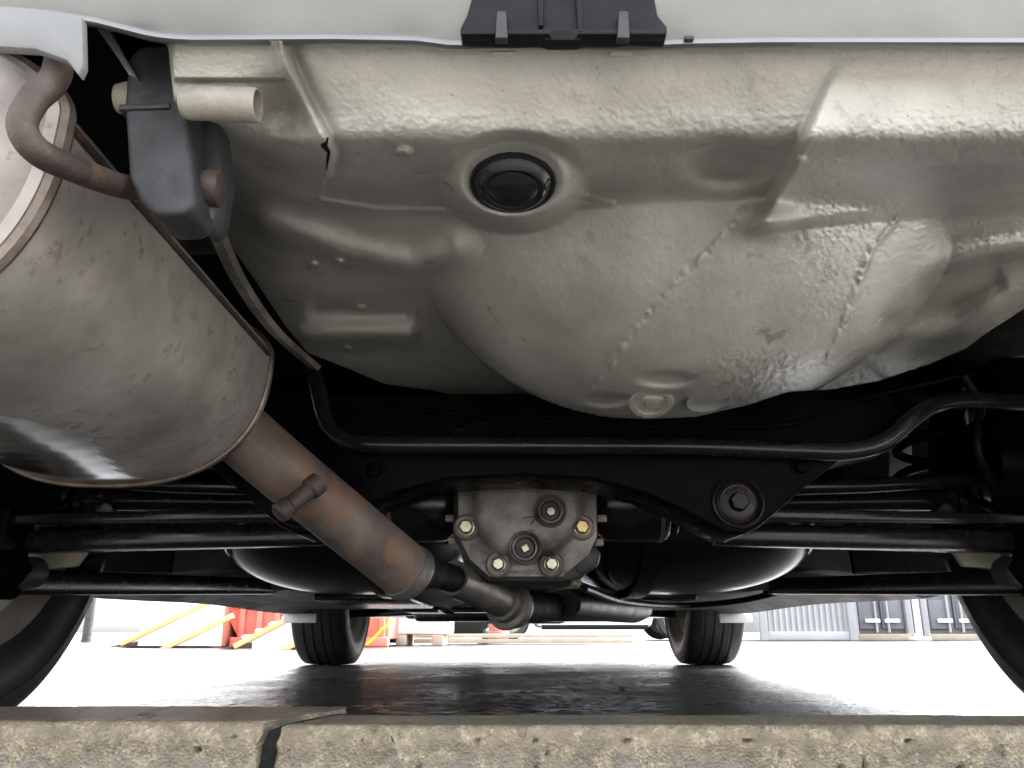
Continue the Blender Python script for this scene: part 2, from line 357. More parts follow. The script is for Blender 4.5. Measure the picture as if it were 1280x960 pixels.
for k, (yy, zz) in enumerate([(0.4085, -0.01), (0.4085, 0.05), (0.4085, 0.070), (0.413, 0.0762), (0.43, 0.0778), (0.45, 0.0782), (0.468, 0.0782)]):
    jp.append(((-0.116 + 0.02 * min(max((yy - 0.405) / 0.06, 0), 1) + 0.006 * min(max((zz - 0.055) / 0.022, 0), 1), yy, zz)))
tl = [[Vector(p) + Vector((-0.011, 0, -0.0005)), Vector(p) + Vector((0, 0.0006, 0.0008)), Vector(p) + Vector((0.012, 0, -0.0005)), Vector(p) + Vector((0.012, 0.01, -0.02)), Vector(p) + Vector((-0.011, 0.01, -0.02))] for p in jp]
tar = build('joint_filler', loft(tl), M_TAR); tag(tar, 'black tarry filler in the gap between the two kerb stones', 'joint filler')

# ------------------------------------------------------------------ the parked car
car = empty('parked_car', (0, 2.2, 0), 'underside of a silver car with rusty grey muffler, seen from behind across the kerb', 'car')

# --- trunk floor -------------------------------------------------------------
LIP = np.array([(-400, 30), (-120, 10), (0, 13), (60, 18), (120, 28), (190, 46), (230, 50), (420, 49), (520, 51), (565, 57), (640, 55), (720, 56), (800, 58), (850, 55), (960, 53), (1280, 53), (1500, 56), (1900, 60)], float)
def lip(u): return np.interp(u, LIP[:, 0], LIP[:, 1])
BOT = np.array([(215, 150), (240, 190), (262, 255), (285, 302), (320, 352), (360, 412), (385, 441), (430, 459), (480, 480), (540, 488), (600, 502), (650, 511), (720, 520), (810, 524), (870, 521), (940, 505), (985, 490), (1040, 487), (1100, 476), (1160, 456), (1205, 437), (1232, 417), (1280, 386), (1400, 360), (1520, 350)], float)
P1 = np.array([(40, .294), (50, .302), (62, .315), (110, .326), (158, .338), (174, .345), (200, .382), (230, .437), (270, .512), (300, .552), (360, .638), (420, .745), (480, .89), (540, 1.06)])
P2 = np.array([(190, .60), (220, .50), (245, .470), (262, .462), (280, .461), (300, .463), (340, .470), (380, .482), (420, .504), (455, .546), (485, .612), (508, .69), (525, .79), (560, .95)])
def smooth_interp(v, P):
    # dense piecewise-linear profile smoothed with a box kernel
    g = np.arange(-60, 700, 1.0); y = np.interp(g, P[:, 0], P[:, 1]); k = np.hanning(29); k /= k.sum()
    yp = np.pad(y, 14, mode='edge'); y = np.convolve(yp, k, 'valid'); return np.interp(v, g, y)
def sdist(u, v, pts):
    """distance and signed side to a polyline in the floor chart"""
    best = np.full(u.shape, 1e9); side = np.zeros(u.shape); par = np.zeros(u.shape); acc = 0
    for (ax, ay), (bx, by) in zip(pts[:-1], pts[1:]):
        dx, dy = bx - ax, by - ay; l2 = dx*dx + dy*dy
        t = np.clip(((u - ax)*dx + (v - ay)*dy) / l2, 0, 1)
        d = np.hypot(u - ax - t*dx, v - ay - t*dy); m = d < best
        best = np.where(m, d, best); side = np.where(m, np.sign((u - ax)*dy - (v - ay)*dx), side); par = np.where(m, acc + t*math.sqrt(l2), par); acc += math.sqrt(l2)
    return best, side, par / acc
def ridge(u, v, pts, wd, fade=0.12):
    d, s, p = sdist(u, v, pts); e = np.clip(p / fade, 0, 1) * np.clip((1 - p) / fade, 0, 1)
    return np.exp(-(d / wd) ** 2) * (0.5 - 0.5*np.cos(np.pi*np.clip(e, 0, 1)))
def dish(u, v, cx, cy, rx, ry, p=2):
    return np.exp(-(((u - cx)/rx)**2 + ((v - cy)/ry)**2) ** (p/2))
def sstep(x, a, b): t = np.clip((x - a)/(b - a), 0, 1); return t*t*(3 - 2*t)
BOWL = dict(cx=.142, cy=.668, R=.208, z=.392, D=.0885, p=3.0)      # the spare wheel well: a shallow round bowl
def bowlY(u, v):
    vv = (480 - v)/FPX; k1 = (sp + vv*cp)/(cp - vv*sp); kx = (u - 640)/FPX/(cp - vv*sp); B = BOWL
    out = np.full(u.shape, 2.0); pf = None; pY = None
    for Yk in np.arange(.40, .86, .005):
        r = np.hypot(kx*Yk - B['cx'], Yk - B['cy'])/B['R']
        f = CAM_H + k1*Yk - (B['z'] - B['D']*(1 - r**B['p']))
        if pf is not None:
            hit = (pf < 0) & (f >= 0) & (out > 1.5)
            out = np.where(hit, pY + (Yk - pY)*(-pf)/np.where(np.abs(f - pf) < 1e-9, 1, f - pf), out)
        pf, pY = f, Yk
    return out
def floorY(u, v):
    vn = v + (lip(np.full_like(u, 640)) - lip(u)) * np.clip(1 - (v - 40)/80, 0, 1)
    a = smooth_interp(vn, P1)
    # trunk floor turning up on the left, beside the muffler
    a = a + 0.10 * np.clip((430 - u)/170, 0, 1.6)**2 * sstep(v, 120, 240)
    b = bowlY(u, v)
    k = 0.012; h = np.clip(0.5 + 0.5*(b - a)/k, 0, 1); Y = b*(1 - h) + a*h - k*h*(1 - h)
    # pressed beads on the left
    Y = Y - 0.024*ridge(u, v, [(300, 262), (360, 288), (440, 316), (515, 332), (565, 316), (600, 290)], 19)
    Y = Y - 0.026*ridge(u, v, [(360, 424), (440, 418), (530, 420)], 15)
    Y = Y + 0.012*ridge(u, v, [(380, 388), (450, 392), (520, 390)], 11)
    Y = Y - 0.024*ridge(u, v, [(1130, 345), (1190, 326), (1240, 314), (1400, 290)], 17, 0.3)
    Y = Y - 0.014*ridge(u, v, [(1080, 450), (1130, 430), (1200, 405), (1280, 350)], 14, 0.3)
    Y = Y + 0.014*ridge(u, v, [(1100, 410), (1180, 385), (1260, 345)], 12)
    # recess right of centre and shallow pressing
    Y = Y + 0.030*dish(u, v, 908, 206, 50, 28, 4)
    Y = Y - 0.004*dish(u, v, 770, 225, 70, 35)
    # overlapping reinforcement panel on the right
    d, s, p = sdist(u, v, [(1060, 40), (1022, 118), (985, 205), (934, 290)])
    e, s2, p2 = sdist(u, v, [(934, 290), (985, 287), (1060, 277), (1180, 268), (1500, 255)])
    inside = ((u > np.interp(v, [40, 118, 205, 290], [1060, 1022, 985, 934])) & (v < np.interp(u, [934, 985, 1060, 1180, 1500], [290, 287, 277, 268, 255])))
    dd = np.where(inside, np.minimum(d, e), -np.minimum(d, e))
    Y = Y - 0.028*sstep(dd, -4, 13)*sstep(v, 60, 215)*np.interp(u, [930, 1060, 1200], [1, .7, .35])
    Y = Y - 0.024*dish(u, v, 958, 276, 27, 17)
    # fold of the side panel upper left
    d, s, p = sdist(u, v, [(348, 52), (358, 80), (372, 110), (398, 160), (412, 190), (408, 215)])
    Y = Y - 0.007*np.exp(-(d/9)**2)*np.where(s > 0, 1, 1) + 0.005*np.exp(-((d - 12)/8)**2)*(s > 0)
    Y = Y + 0.022*dish(u, v, 352, 142, 42, 36) - 0.006*(1 - sstep(v, 96, 104))*(1 - sstep(u, 345, 372))
    # edge of the overlapped sheet below the plug
    d, s, p = sdist(u, v, [(400, 250), (470, 262), (560, 264), (600, 262), (640, 264)])
    Y = Y - 0.0035*np.exp(-(d/5)**2)*(v < 266) - 0.0025*np.exp(-(d/3)**2)
    d, s, p = sdist(u, v, [(690, 248), (708, 240), (765, 254), (690, 256)])
    Y = Y - 0.0035*np.exp(-(d/4)**2)
    # seat of the rubber plug
    rr = np.hypot((u - 641)/66, (v - 227)/45)
    v_ = (480 - v)/FPX; dy_ = cp - v_*sp; dz_r = (sp + v_*cp)/dy_
    PY0, PN = 0.408, (-0.18, -0.984); v0 = (480 - 229)/FPX; k0 = (sp + v0*cp)/(cp - v0*sp)
    Ypl = PY0*(PN[0] + PN[1]*k0)/(PN[0] + PN[1]*dz_r)
    wpl = 1 - sstep(rr, 0.92, 1.5); Y = Y*(1 - wpl) + Ypl*wpl - 0.005*np.exp(-((rr - 1.0)/0.12)**2)
    # sealant beads
    lum = 0.6 + 1.0*vnoise(u, v, 0.11, 3) + 0.8*vnoise(u, v, 0.2, 4)
    for pts in ([(722, 502), (760, 462), (800, 405), (850, 348), (900, 300), (930, 262)], [(1030, 460), (1052, 410), (1075, 350), (1090, 310), (1125, 270)]):
        d, s, p = sdist(u, v, pts); Y = Y - 0.0028*np.exp(-(d/4.5)**2)*lum*1.5
    d, s, p = sdist(u, v, [(1050, 276), (1180, 268), (1500, 258)]); Y = Y - 0.002*np.exp(-(d/4)**2)*lum
    # drain dimples on the lowest part of the well
    for cx, cy, rx, ry, hh in ((757, 500, 30, 8, .014), (832, 474, 32, 9, .010), (814, 505, 30, 9, -.012)):
        Y = Y + hh*dish(u, v, cx, cy, rx, ry, 4)
    # lumps and drips of the sprayed undercoat
    for cx, cy, r in ((391, 331, 7), (423, 327, 6), (452, 386, 7), (435, 436, 5), (505, 190, 9), (1000, 200, 7)):
        Y = Y - 0.010*dish(u, v, cx, cy, r, r*.6, 3)
    tex = vnoise(u, v, 0.16, 12)*0.0003 + vnoise(u, v, 0.07, 13)*0.0004 + vnoise(u, v, 0.33, 14)*0.0004 + vnoise(u, v, .02, 15)*0.0015
    coarse = sstep(v, 120, 150)*(1 - sstep(v, 190, 260))
    Y = Y + tex*(1 + 0.7*coarse)
    rough_r = sstep(u, 930, 1050)*sstep(v, 170, 220); Y = Y + rough_r*(vnoise(u + .6*v, v*1.5, 0.25, 16)*0.0009 + vnoise(u, v*1.3, 0.47, 17)*0.0016)*(1 - 0.6*sstep(v, 260, 330))
    w2 = sstep(u, 850, 930)*sstep(v, 420, 455); Y = Y + w2*(vnoise(u + v, v*2.0, 0.16, 18)*0.0014 + vnoise(u + v, v*2.2, 0.40, 19)*0.0022)
    return Y
nu, nv = 640, 250
us = np.linspace(218, 1500, nu); ss = np.linspace(0, 1, nv)
U, S = np.meshgrid(us, ss); top = lip(U) + 1.5; Vv = top + (np.interp(U, BOT[:, 0], BOT[:, 1]) - top)*S
Yf = floorY(U, Vv)
# roll the rim of the panel away from the camera so that the edge is not paper thin
vn_ = (480 - Vv)/FPX; T = Yf/(cp - vn_*sp)
PX = (U - 640)/FPX*T; PZ = CAM_H + (sp + vn_*cp)*T
rows = [np.stack([PX, Yf, PZ], -1)]
last = rows[0][-1]
for dy, dz in ((0.004, 0.002), (0.012, 0.010), (0.02, 0.03), (0.03, 0.09)):
    r_ = last.copy(); r_[:, 1] += dy; r_[:, 2] += dz; rows.append(r_[None])
G = np.concatenate(rows, 0); sideL = [G[:, :1] + np.array([-dx, 0.004, dz]) for dx, dz in ((0.02, 0.09), (0.006, 0.02))]
G = np.concatenate(sideL + [G], 1); ny, nx = G.shape[:2]
ii = np.arange(ny - 1)[:, None]*nx + np.arange(nx - 1)[None]
FF = np.stack([ii, ii + 1, ii + nx + 1, ii + nx], -1).reshape(-1, 4).tolist()
floor = build('trunk_floor', (G.reshape(-1, 3).tolist(), FF), M_FLOOR, car, angle=80)
wet = np.zeros((ny, nx), np.float32)
wU = np.pad(U, ((0, 4), (2, 0)), mode='edge'); wV = np.pad(Vv, ((0, 4), (2, 0)), mode='edge')
wn = vnoise(wU, wV, 0.02, 31) + 0.5*vnoise(wU, wV, 0.06, 32)
wet[:] = np.clip((sstep(wU, 900, 1080)*sstep(wV, 165, 215)*1.0 + sstep(wU, 860, 960)*sstep(wV, 430, 480) + 0.35*wn - 0.15), 0, 1)
a_ = floor.data.attributes.new('wet', 'FLOAT', 'POINT'); a_.data.foreach_set('value', wet.reshape(-1))
def onfloor(px, py, lift=0.0):
    Y = float(floorY(np.array([[float(px)]]), np.array([[float(py)]]))[0, 0]); return at(px, py, Y - lift)
def floor_normal(px, py):
    a, b, c = onfloor(px - 30, py), onfloor(px + 30, py), onfloor(px, py + 22); d = onfloor(px, py - 22)
    n = (b - a).cross(c - d); n.normalize()
    if n.y > 0: n = -n
    return n
# rubber plug in its round hole
pc = onfloor(641, 229, 0.001)
pn = Vector((0, -0.18, -0.984)); rp_ = 53/FPX*pc.y/0.885
build('rubber_plug', lathe([(rp_*1.0, -0.004), (rp_*1.02, 0.0), (rp_*1.0, 0.0018), (rp_*0.95, 0.0022), (rp_*0.91, 0.0016), (rp_*0.86, 0.0026), (rp_*0.8, 0.0046), (rp_*0.72, 0.0058), (rp_*0.64, 0.0056), (rp_*0.6, 0.0048), (rp_*0.55, 0.0056), (rp_*0.4, 0.0072), (rp_*0.2, 0.0082), (0, 0.0085)], pc, pn, 48), M_PLUG, floor)
# drain plug at the bottom of the spare wheel well
dc = onfloor(814, 503, 0.0005); dn = Vector((0, -0.45, -0.89))
build('drain_plug', lathe([(0.017, -0.004), (0.0185, 0.0005), (0.017, 0.002), (0.0135, 0.002), (0.012, 0.0008), (0.006, 0.0006), (0.005, 0.002), (0, 0.0022)], dc, dn, 32), M_STUB, floor)
build('drain_plug', lathe([(0.0185, -0.004), (0.0188, 0.0012), (0.0175, 0.0022), (0.016, 0.001), (0.013, -0.002), (0.006, -0.0035), (0, -0.004)], onfloor(885, 499, 0.0005), Vector((.06, -.25, -.96)), 32), M_TAB, floor)
# torn slit beside the fold
build('torn_slit', tube([onfloor(410, 172, .002), onfloor(405, 182, .002), onfloor(411, 190, .002), onfloor(408, 212, .002)], [0.0003, 0.0016, 0.0009, 0.0003], 8), M_BLACKM, floor)
# spot-welded tags behind the bracket
for q in (630, 776):
    c = onfloor(q, 66, 0.0015); build('weld_tag', box(c, (0.0105, 0.002, 0.0042), 0.0008, Matrix.Rotation(R(-40), 3, 'X')), M_PALE, floor)

# --- rear bumper -------------------------------------------------------------
secs = []
for u in np.concatenate([np.linspace(-1900, -400, 10), np.linspace(-380, 1660, 103), np.linspace(1700, 3100, 10)]):
    p = float(lip(u)); L0 = at(u, p, 0.300); x, z = L0.x, L0.z
    ed = 0.05*(abs(x)/0.85)**4
    wob = 0.0009*math.sin(u*0.021) + 0.0006*math.sin(u*0.057 + 1)
    prof = [(0.330, 0.030), (0.318, 0.012), (0.306, 0.0015), (0.3015, -0.0006), (0.2995, -0.0002), (0.2992, 0.0012), (0.2996, 0.0024), (0.2985, 0.0040), (0.2955, 0.0085 + wob), (0.2915, 0.016 + wob), (0.286, 0.026), (0.276, 0.042),
            (0.250, 0.085), (0.228, 0.17), (0.222, 0.30), (0.232, 0.40), (0.30, 0.43), (0.37, 0.43), (0.37, 0.2), (0.345, 0.06)]
    secs.append([(x, y + ed, z + h) for y, h in prof])
bumper = build('rear_bumper', loft(secs), M_BUMPER, car, angle=50)
# folded flange tabs of the bumper cut-out beside the muffler
_ft = build('flange_tab', prism([xz(-40, 10, .276), xz(40, 14, .276), xz(104, 22, .276), xz(98, 72, .276), xz(90, 84, .276), xz(78, 68, .276), xz(40, 56, .276), xz(-40, 52, .276)], .274, .279, bevel=.001), M_TAB, bumper)
for _v in _ft.data.vertices: _v.co.y += (at(0, 12, .276).z - _v.co.z)*0.25
build('flange_tab', prism([xz(112, 22, .33), xz(132, 26, .33), xz(150, 60, .33), xz(172, 98, .33), xz(160, 92, .33), xz(140, 62, .33)], .33, .336, bevel=.0008), M_BUMPER, bumper)
# black bracket clipped to the bumper lip
def bp_(px, py, Y=.291): return xz(px, py, Y)
brk = build('bumper_bracket', cat([
    prism([bp_(584, 20), bp_(598, -30), bp_(812, -30), bp_(822, 22), bp_(834, 36), bp_(832, 50), bp_(785, 48), bp_(770, 50), bp_(730, 50), bp_(722, 53), bp_(685, 53), bp_(676, 50), bp_(640, 51), bp_(577, 49), bp_(575, 38)], .2895, .2965, bevel=.0012),
    prism([bp_(671, -30, .288), bp_(680, -30, .288), bp_(679, 34, .288), bp_(673, 34, .288)], .2868, .292, bevel=.0006),
    prism([bp_(718, -30, .288), bp_(725, -30, .288), bp_(729, 42, .288), bp_(722, 42, .288)], .2868, .292, bevel=.0006),
    prism([bp_(577, 38, .288), bp_(833, 37, .288), bp_(833, 44, .288), bp_(577, 44, .288)], .2872, .292, bevel=.0006)]), M_BLACKPL, car)
for q in (627, 779):
    build('clip', prism([bp_(q - 6, 16, .287), bp_(q + 6, 16, .287), bp_(q + 8, 50, .287), bp_(q - 8, 50, .287)], .2855, .290, bevel=.0008), M_RUBBER, brk)
build('slot', prism([bp_(686, 41, .286), bp_(692, 37, .286), bp_(716, 37, .286), bp_(723, 42, .286), bp_(718, 49, .286), bp_(690, 49, .286)], .2864, .2872, bevel=.0002), M_BLACKM, brk)
build('clip', box(at(861, 49, .2965), (0.0042, 0.003, 0.0018), .0005), M_DKRUST, bumper)

# --- muffler ----------------------------------------------------------------
def muff_sec(Y, x0=-0.335, z0=0.348, a=0.128, b=0.112, sc=1.0, n=160, flat=2.5):
    out = []
    for k in range(n):
        t = 2*math.pi*k/n; c, s = math.cos(t), math.sin(t)
        out.append((x0 + a*sc*math.copysign(abs(c)**(2/flat), c), Y, z0 + (b if s < 0 else .05)*sc*math.copysign(abs(s)**(2/(flat if s < 0 else 1.6)), s)))
    return out
YF, YN = 0.68, 0.325
muff = build('muffler', loft([muff_sec(YN - .030, sc=.55), muff_sec(YN - .028, sc=.75), muff_sec(YN - .018, sc=.9), muff_sec(YN, sc=.965), muff_sec(YN + .002, sc=1.0), muff_sec(YN + .012, sc=1.0), muff_sec(YN + .015, sc=.985)]
    + [muff_sec(YN + .015 + (YF - YN - .03)*k/60, sc=.985 + .0012*math.sin(k*.37) + .0006*math.sin(k*1.3)) for k in range(1, 60)]
    + [muff_sec(YF - .014, sc=.985), muff_sec(YF - .008, sc=.99), muff_sec(YF, sc=.99), muff_sec(YF + .012, sc=.93), muff_sec(YF + .03, sc=.7)]), M_MUFF, car, angle=40)
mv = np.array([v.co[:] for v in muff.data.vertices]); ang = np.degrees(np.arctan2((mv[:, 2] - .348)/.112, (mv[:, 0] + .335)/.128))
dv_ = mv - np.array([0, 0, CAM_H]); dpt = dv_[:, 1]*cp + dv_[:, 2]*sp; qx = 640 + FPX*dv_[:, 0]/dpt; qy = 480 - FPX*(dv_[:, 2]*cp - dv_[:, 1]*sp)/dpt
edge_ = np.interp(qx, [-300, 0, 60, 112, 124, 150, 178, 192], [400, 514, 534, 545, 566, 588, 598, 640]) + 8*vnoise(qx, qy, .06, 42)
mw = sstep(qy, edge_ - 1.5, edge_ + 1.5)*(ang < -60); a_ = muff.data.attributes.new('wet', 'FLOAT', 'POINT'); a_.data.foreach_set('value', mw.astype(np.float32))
def rim_pts(Y, sc, n=96): return [Vector(p) for p in muff_sec(Y, sc=sc, n=n)]
def ring(pts, r, n=8):
    V, Fc = [], []; m = len(pts); c = sum(pts, Vector())/m
    for p in pts:
        d = (p - c).normalized()
        for j in range(n):
            a = 2*math.pi*j/n; V.append(p + d*math.cos(a)*r + Vector((0, math.sin(a)*r, 0)))
    for i in range(m):
        for j in range(n): Fc.append((i*n + j, ((i+1) % m)*n + j, ((i+1) % m)*n + (j+1) % n, i*n + (j+1) % n))
    return V, Fc
build('rolled_seam', cat([ring(rim_pts(YF - .003, .997), .0028), ring(rim_pts(YF + .003, .99), .002)]), M_MUFFB, muff)
build('rolled_seam', ring(rim_pts(YN + .007, 1.005), .0045), M_MUFFB, muff)
# lock seam along the side
ls = [Vector(muff_sec(Y, sc=.99, n=64)[0]) for Y in np.linspace(YN + .015, YF - .01, 8)]
build('lock_seam', tube(ls, .0022, 8), M_DKRUST, muff)

# --- exhaust pipe from the muffler -----------------------------------------
pp = cr([at(280, 520, .70), at(318, 556, .715), at(372, 602, .745), at(436, 655, .785), at(508, 714, .84)], 6)
pipe = build('exhaust_pipe', tube(pp, [0.0275]*len(pp), 28), M_RUSTY, car)
pe = Vector(pp[-1]); pdv = (Vector(pp[-1]) - Vector(pp[-3])).normalized()
build('pipe_collar', lathe([(0.024, -.004), (0.0285, -.003), (0.0292, .003), (0.029, .008), (0.0265, .012), (0.021, .011), (0.019, -.004)], pe, pdv, 32), M_PIPE, pipe)
lg0, lg1 = at(346, 644, .686), at(400, 602, .706)
build('lug', lathe([(0, 0), (.0075, .001), (.009, .003), (.009, .012), (.0075, .014), (.0075, (lg1 - lg0).length*.72), (.0098, (lg1 - lg0).length*.76), (.0098, (lg1 - lg0).length - .001), (0, (lg1 - lg0).length)], lg0, lg1 - lg0, 20), M_DKRUST, pipe)
# middle pipe with flange
nk = cr([at(506, 712, .845), at(540, 716, .93), at(572, 725, 1.0)], 5)
build('pipe_neck', tube(nk, [.0235 - .008*min(1, k/6) for k in range(len(nk))], 20), M_BLACKM, pipe)  # black material puts the shadow between the two pipes into the neck's colour
mp_ = cr([at(566, 722, .99), at(600, 738, 1.05), at(636, 756, 1.11)], 5)
mid = build('middle_pipe', tube(mp_, [.0205, .0212] + [.0205]*(len(mp_) - 2), 24), M_PIPE, car)
fl = Vector(mp_[-1]); fd = (Vector(mp_[-1]) - Vector(mp_[-2])).normalized()
build('flange', cat([lathe([(.02, -.02), (.0245, -.018), (.025, -.006), (.032, -.004), (.033, 0), (.031, .004), (.026, .006), (.028, .012), (.026, .02), (.02, .024)], fl, fd, 28)]), M_PIPE, mid)
fp = cr([at(645, 758, 1.22), at(720, 760, 1.5), at(800, 764, 2.1), at(765, 768, 3.0)], 6)
build('front_pipe', tube(fp, [.022]*len(fp), 20), M_BLACKM, car)
build('catalyst', tube([at(705, 755, 1.36), at(716, 755, 1.4), at(790, 762, 1.85), at(800, 762, 1.9)], [.022, .025, .028, .022], 24, sx=1.3), M_CASTD, car)

# --- rubber hanger ----------------------------------------------------------
hy = 0.345
hang = build('rubber_hanger', cat([
    prism([xz(168, 150, hy), xz(172, 92, hy), xz(186, 76, hy), xz(222, 74, hy), xz(240, 95, hy), xz(246, 150, hy), xz(247, 152, hy), xz(253, 240, hy), xz(256, 270, hy), xz(240, 283, hy), xz(205, 283, hy), xz(186, 265, hy), xz(174, 240, hy), xz(169, 158, hy)], hy - .012, hy + .016, bevel=.0035, seg=3),
    prism([xz(163, 151, hy), xz(226, 149, hy), xz(226, 156, hy), xz(163, 158, hy)], hy - .0135, hy + .01, bevel=.001)]), M_RUBBER, car)
build('side_shade_slab', prism([xz(232, 100, hy), xz(264, 130, hy), xz(272, 200, hy), xz(262, 262, hy), xz(240, 275, hy)], hy + .008, hy + .03, bevel=.004), M_RUBBER, hang)  # dark slab standing for the shadowed recess beside the hanger
rod = cr([at(78, 40, .30), at(70, 95, .29), at(42, 125, .285), at(28, 158, .285), at(48, 190, .29), at(100, 214, .310), at(150, 232, .340), at(190, 236, .348), at(262, 236, .352)], 7)
hr = build('hanger_rod', tube(rod, [.0058]*len(rod), 16), M_DKRUST, car)
build('end_stop', lathe([(.004, -.004), (.0085, -.003), (.0095, 0), (.0085, .005), (.006, .0065), (.0, .007)], at(262, 236, .352), (1, .1, -.05), 20), M_DKRUST, hr)
pn_ = build('hanger_pin', lathe([(.0, -.002), (.007, -.001), (.0078, .002), (.0078, .032), (.0072, .033), (.0066, .033), (.006, .012), (0, .012)], at(232, 128, .322), (at(334, 132, .322) - at(232, 128, .322)).normalized(), 24), M_STUB, car)
build('pin_head', lathe([(0, -.006), (.007, -.005), (.0085, 0), (.007, .006), (0, .008)], at(160, 124, .356), (1, .05, 0), 20), M_PALE, pn_)
# narrow heat shield strip between muffler and floor
hsn = [at(262, 275, .47), at(275, 310, .50), at(300, 360, .56), at(340, 415, .64), at(392, 462, .72)]
hsl = cr(hsn, 5); shl = [[p + Vector((-.004, 0, .001)), p + Vector((.004 + .0, 0, -.001)), p + Vector((.006, .003, .004)), p + Vector((-.003, .004, .005))] for p in hsl]
build('heat_shield', loft(shl), M_CAST, car)
hsec = []
for Y in np.linspace(.40, .70, 9):
    hsec.append([(-.50, Y, .36), (-.49, Y, .42), (-.44, Y, .45), (-.28, Y, .455), (-.24, Y, .453), (-.24, Y, .457), (-.28, Y, .460), (-.44, Y, .455), (-.495, Y, .424), (-.504, Y, .36)])
build('muffler_shield', loft(hsec), M_SHIELD, car)

# --- black chassis parts -----------------------------------------------------
YC = 0.86
def mir(p): return (1300 - p[0], p[1])
right = [(655, 597), (740, 602), (800, 618), (850, 640), (888, 660), (905, 668), (925, 670), (945, 660), (1000, 612), (1045, 577), (1090, 566), (1120, 560), (1120, 520), (1060, 505), (980, 498), (655, 496)]
poly = [xz(*p, YC) for p in right]; lp = [xz(*mir(p), YC) for p in right[1:-1]][::-1]
sub = build('rear_subframe', prism(poly[:1] + poly[1:-1] + poly[-1:] + lp, YC - .015, YC + .07, bevel=.003, seg=3), M_SUBF, car)
for q in (922, 378):
    c = at(q, 628, YC - .016)
    build('bushing', cat([lathe([(.0265, 0), (.0265, .004), (.0245, .005), (.0232, .003), (.022, -.002)], c, (0, -1, 0), 32), lathe([(.0215, .0), (.018, .002), (.012, .001)], c, (0, -1, 0), 32)]), M_BUSH, sub)
    build('bushing_bolt', cat([lathe([(.016, -.001), (.0165, .002), (.012, .003), (.010, .003)], c, (0, -1, 0), 24), lathe([(.010, .002), (.010, .009), (.0085, .011), (0, .011)], c, (0, -1, 0), 6)]), M_BUSH, sub)
bar_pts = [at(385, 420, .86), at(396, 480, .84), at(408, 528, .83), at(432, 550, .825), at(480, 556, .82), at(640, 557, .82), at(850, 558, .82), at(990, 563, .82), at(1060, 564, .82), at(1105, 552, .82), at(1140, 524, .82), at(1170, 506, .825), at(1210, 500, .83), at(1300, 506, .85), at(1420, 520, .9)]
bp2 = cr(bar_pts, 6); build('anti_roll_bar', tube(bp2, [.0092]*len(bp2), 18), M_BLACK, car)

for q, yq in ((575, 528), (602, 520), (800, 526), (470, 590), (1000, 585)):
    build('subframe_bolt', cat([lathe([(.0, 0), (.0105, 0), (.0105, .002), (.007, .0025)], at(q, yq, YC - .014), (0, -1, 0), 20), lathe([(.0072, .002), (.0072, .007), (.006, .0085), (0, .0085)], at(q, yq, YC - .014), (0, -1, 0), 6)]), M_SUBF, sub)
bl_ = cr([at(420, 508, .845), at(520, 512, .842), at(700, 528, .84), at(860, 534, .84), at(985, 530, .84), at(1045, 508, .86), at(1120, 488, .9), at(1200, 470, .95)], 6)
build('brake_line', tube(bl_, .0028, 8), M_SUBF, car)
hose = cr([at(1205, 470, .95), at(1225, 510, .95), at(1222, 560, .95), at(1240, 600, .96), at(1262, 640, .97)], 6)
build('brake_hose', tube(hose, .0055, 10), M_BLACKPL, car)
wire = cr([at(730, 735, 1.2), at(780, 752, 1.5), at(850, 757, 1.8), at(930, 750, 1.7), at(1010, 730, 1.6)], 6)
build('wiring_loom', tube(wire, .006, 10), M_BLACKPL, car)
# differential
YD = 1.0
def dz_(px, py): return xz(px, py, YD)
diff = build('differential', cat([
    prism([dz_(566, 560), dz_(748, 560), dz_(748, 665), dz_(745, 700), dz_(730, 722), dz_(705, 728), dz_(610, 728), dz_(580, 706), dz_(566, 670)], YD + .004, YD + .16, bevel=.006),
    tube([at(657, 655, YD + .15), at(657, 660, YD + .24), at(655, 668, YD + .3)], [.07, .05, .035], 24),
    prism([dz_(700, 690), dz_(740, 676), dz_(752, 690), dz_(748, 708), dz_(725, 720)], YD + .002, YD + .03, bevel=.004)]), M_CASTD, car)
co = [(572, 555), (745, 555), (745, 672), (735, 694), (702, 721), (612, 721), (588, 700), (574, 672)]
ci = [(590, 555), (728, 555), (727, 650), (714, 674), (692, 697), (625, 697), (604, 678), (592, 652)]
cm_ = [(600, 555), (718, 555), (716, 648), (704, 668), (686, 688), (631, 688), (612, 672), (602, 650)]
def sec(pts, Y, k): 
    return [Vector((x, Y, z)) for x, z in (dz_(*p) for p in pts)]
def lerp_pts(p, q, t): return [(a[0]*(1 - t) + b_[0]*t, a[1]*(1 - t) + b_[1]*t) for a, b_ in zip(p, q)]
csec = [sec(co, YD + .004, 0), sec(co, YD - .006, 0), sec(lerp_pts(co, ci, .5), YD - .0075, 0), sec(lerp_pts(co, ci, .9), YD - .0085, 0), sec(ci, YD - .011, 0), sec(lerp_pts(ci, cm_, .35), YD - .0165, 0), sec(cm_, YD - .0195, 0), sec(lerp_pts(cm_, [(658, 555)]*2 + [(658, 640)]*6, .4), YD - .021, 0)]
cover = build('differential_cover', loft(csec), M_CAST, diff, angle=65)
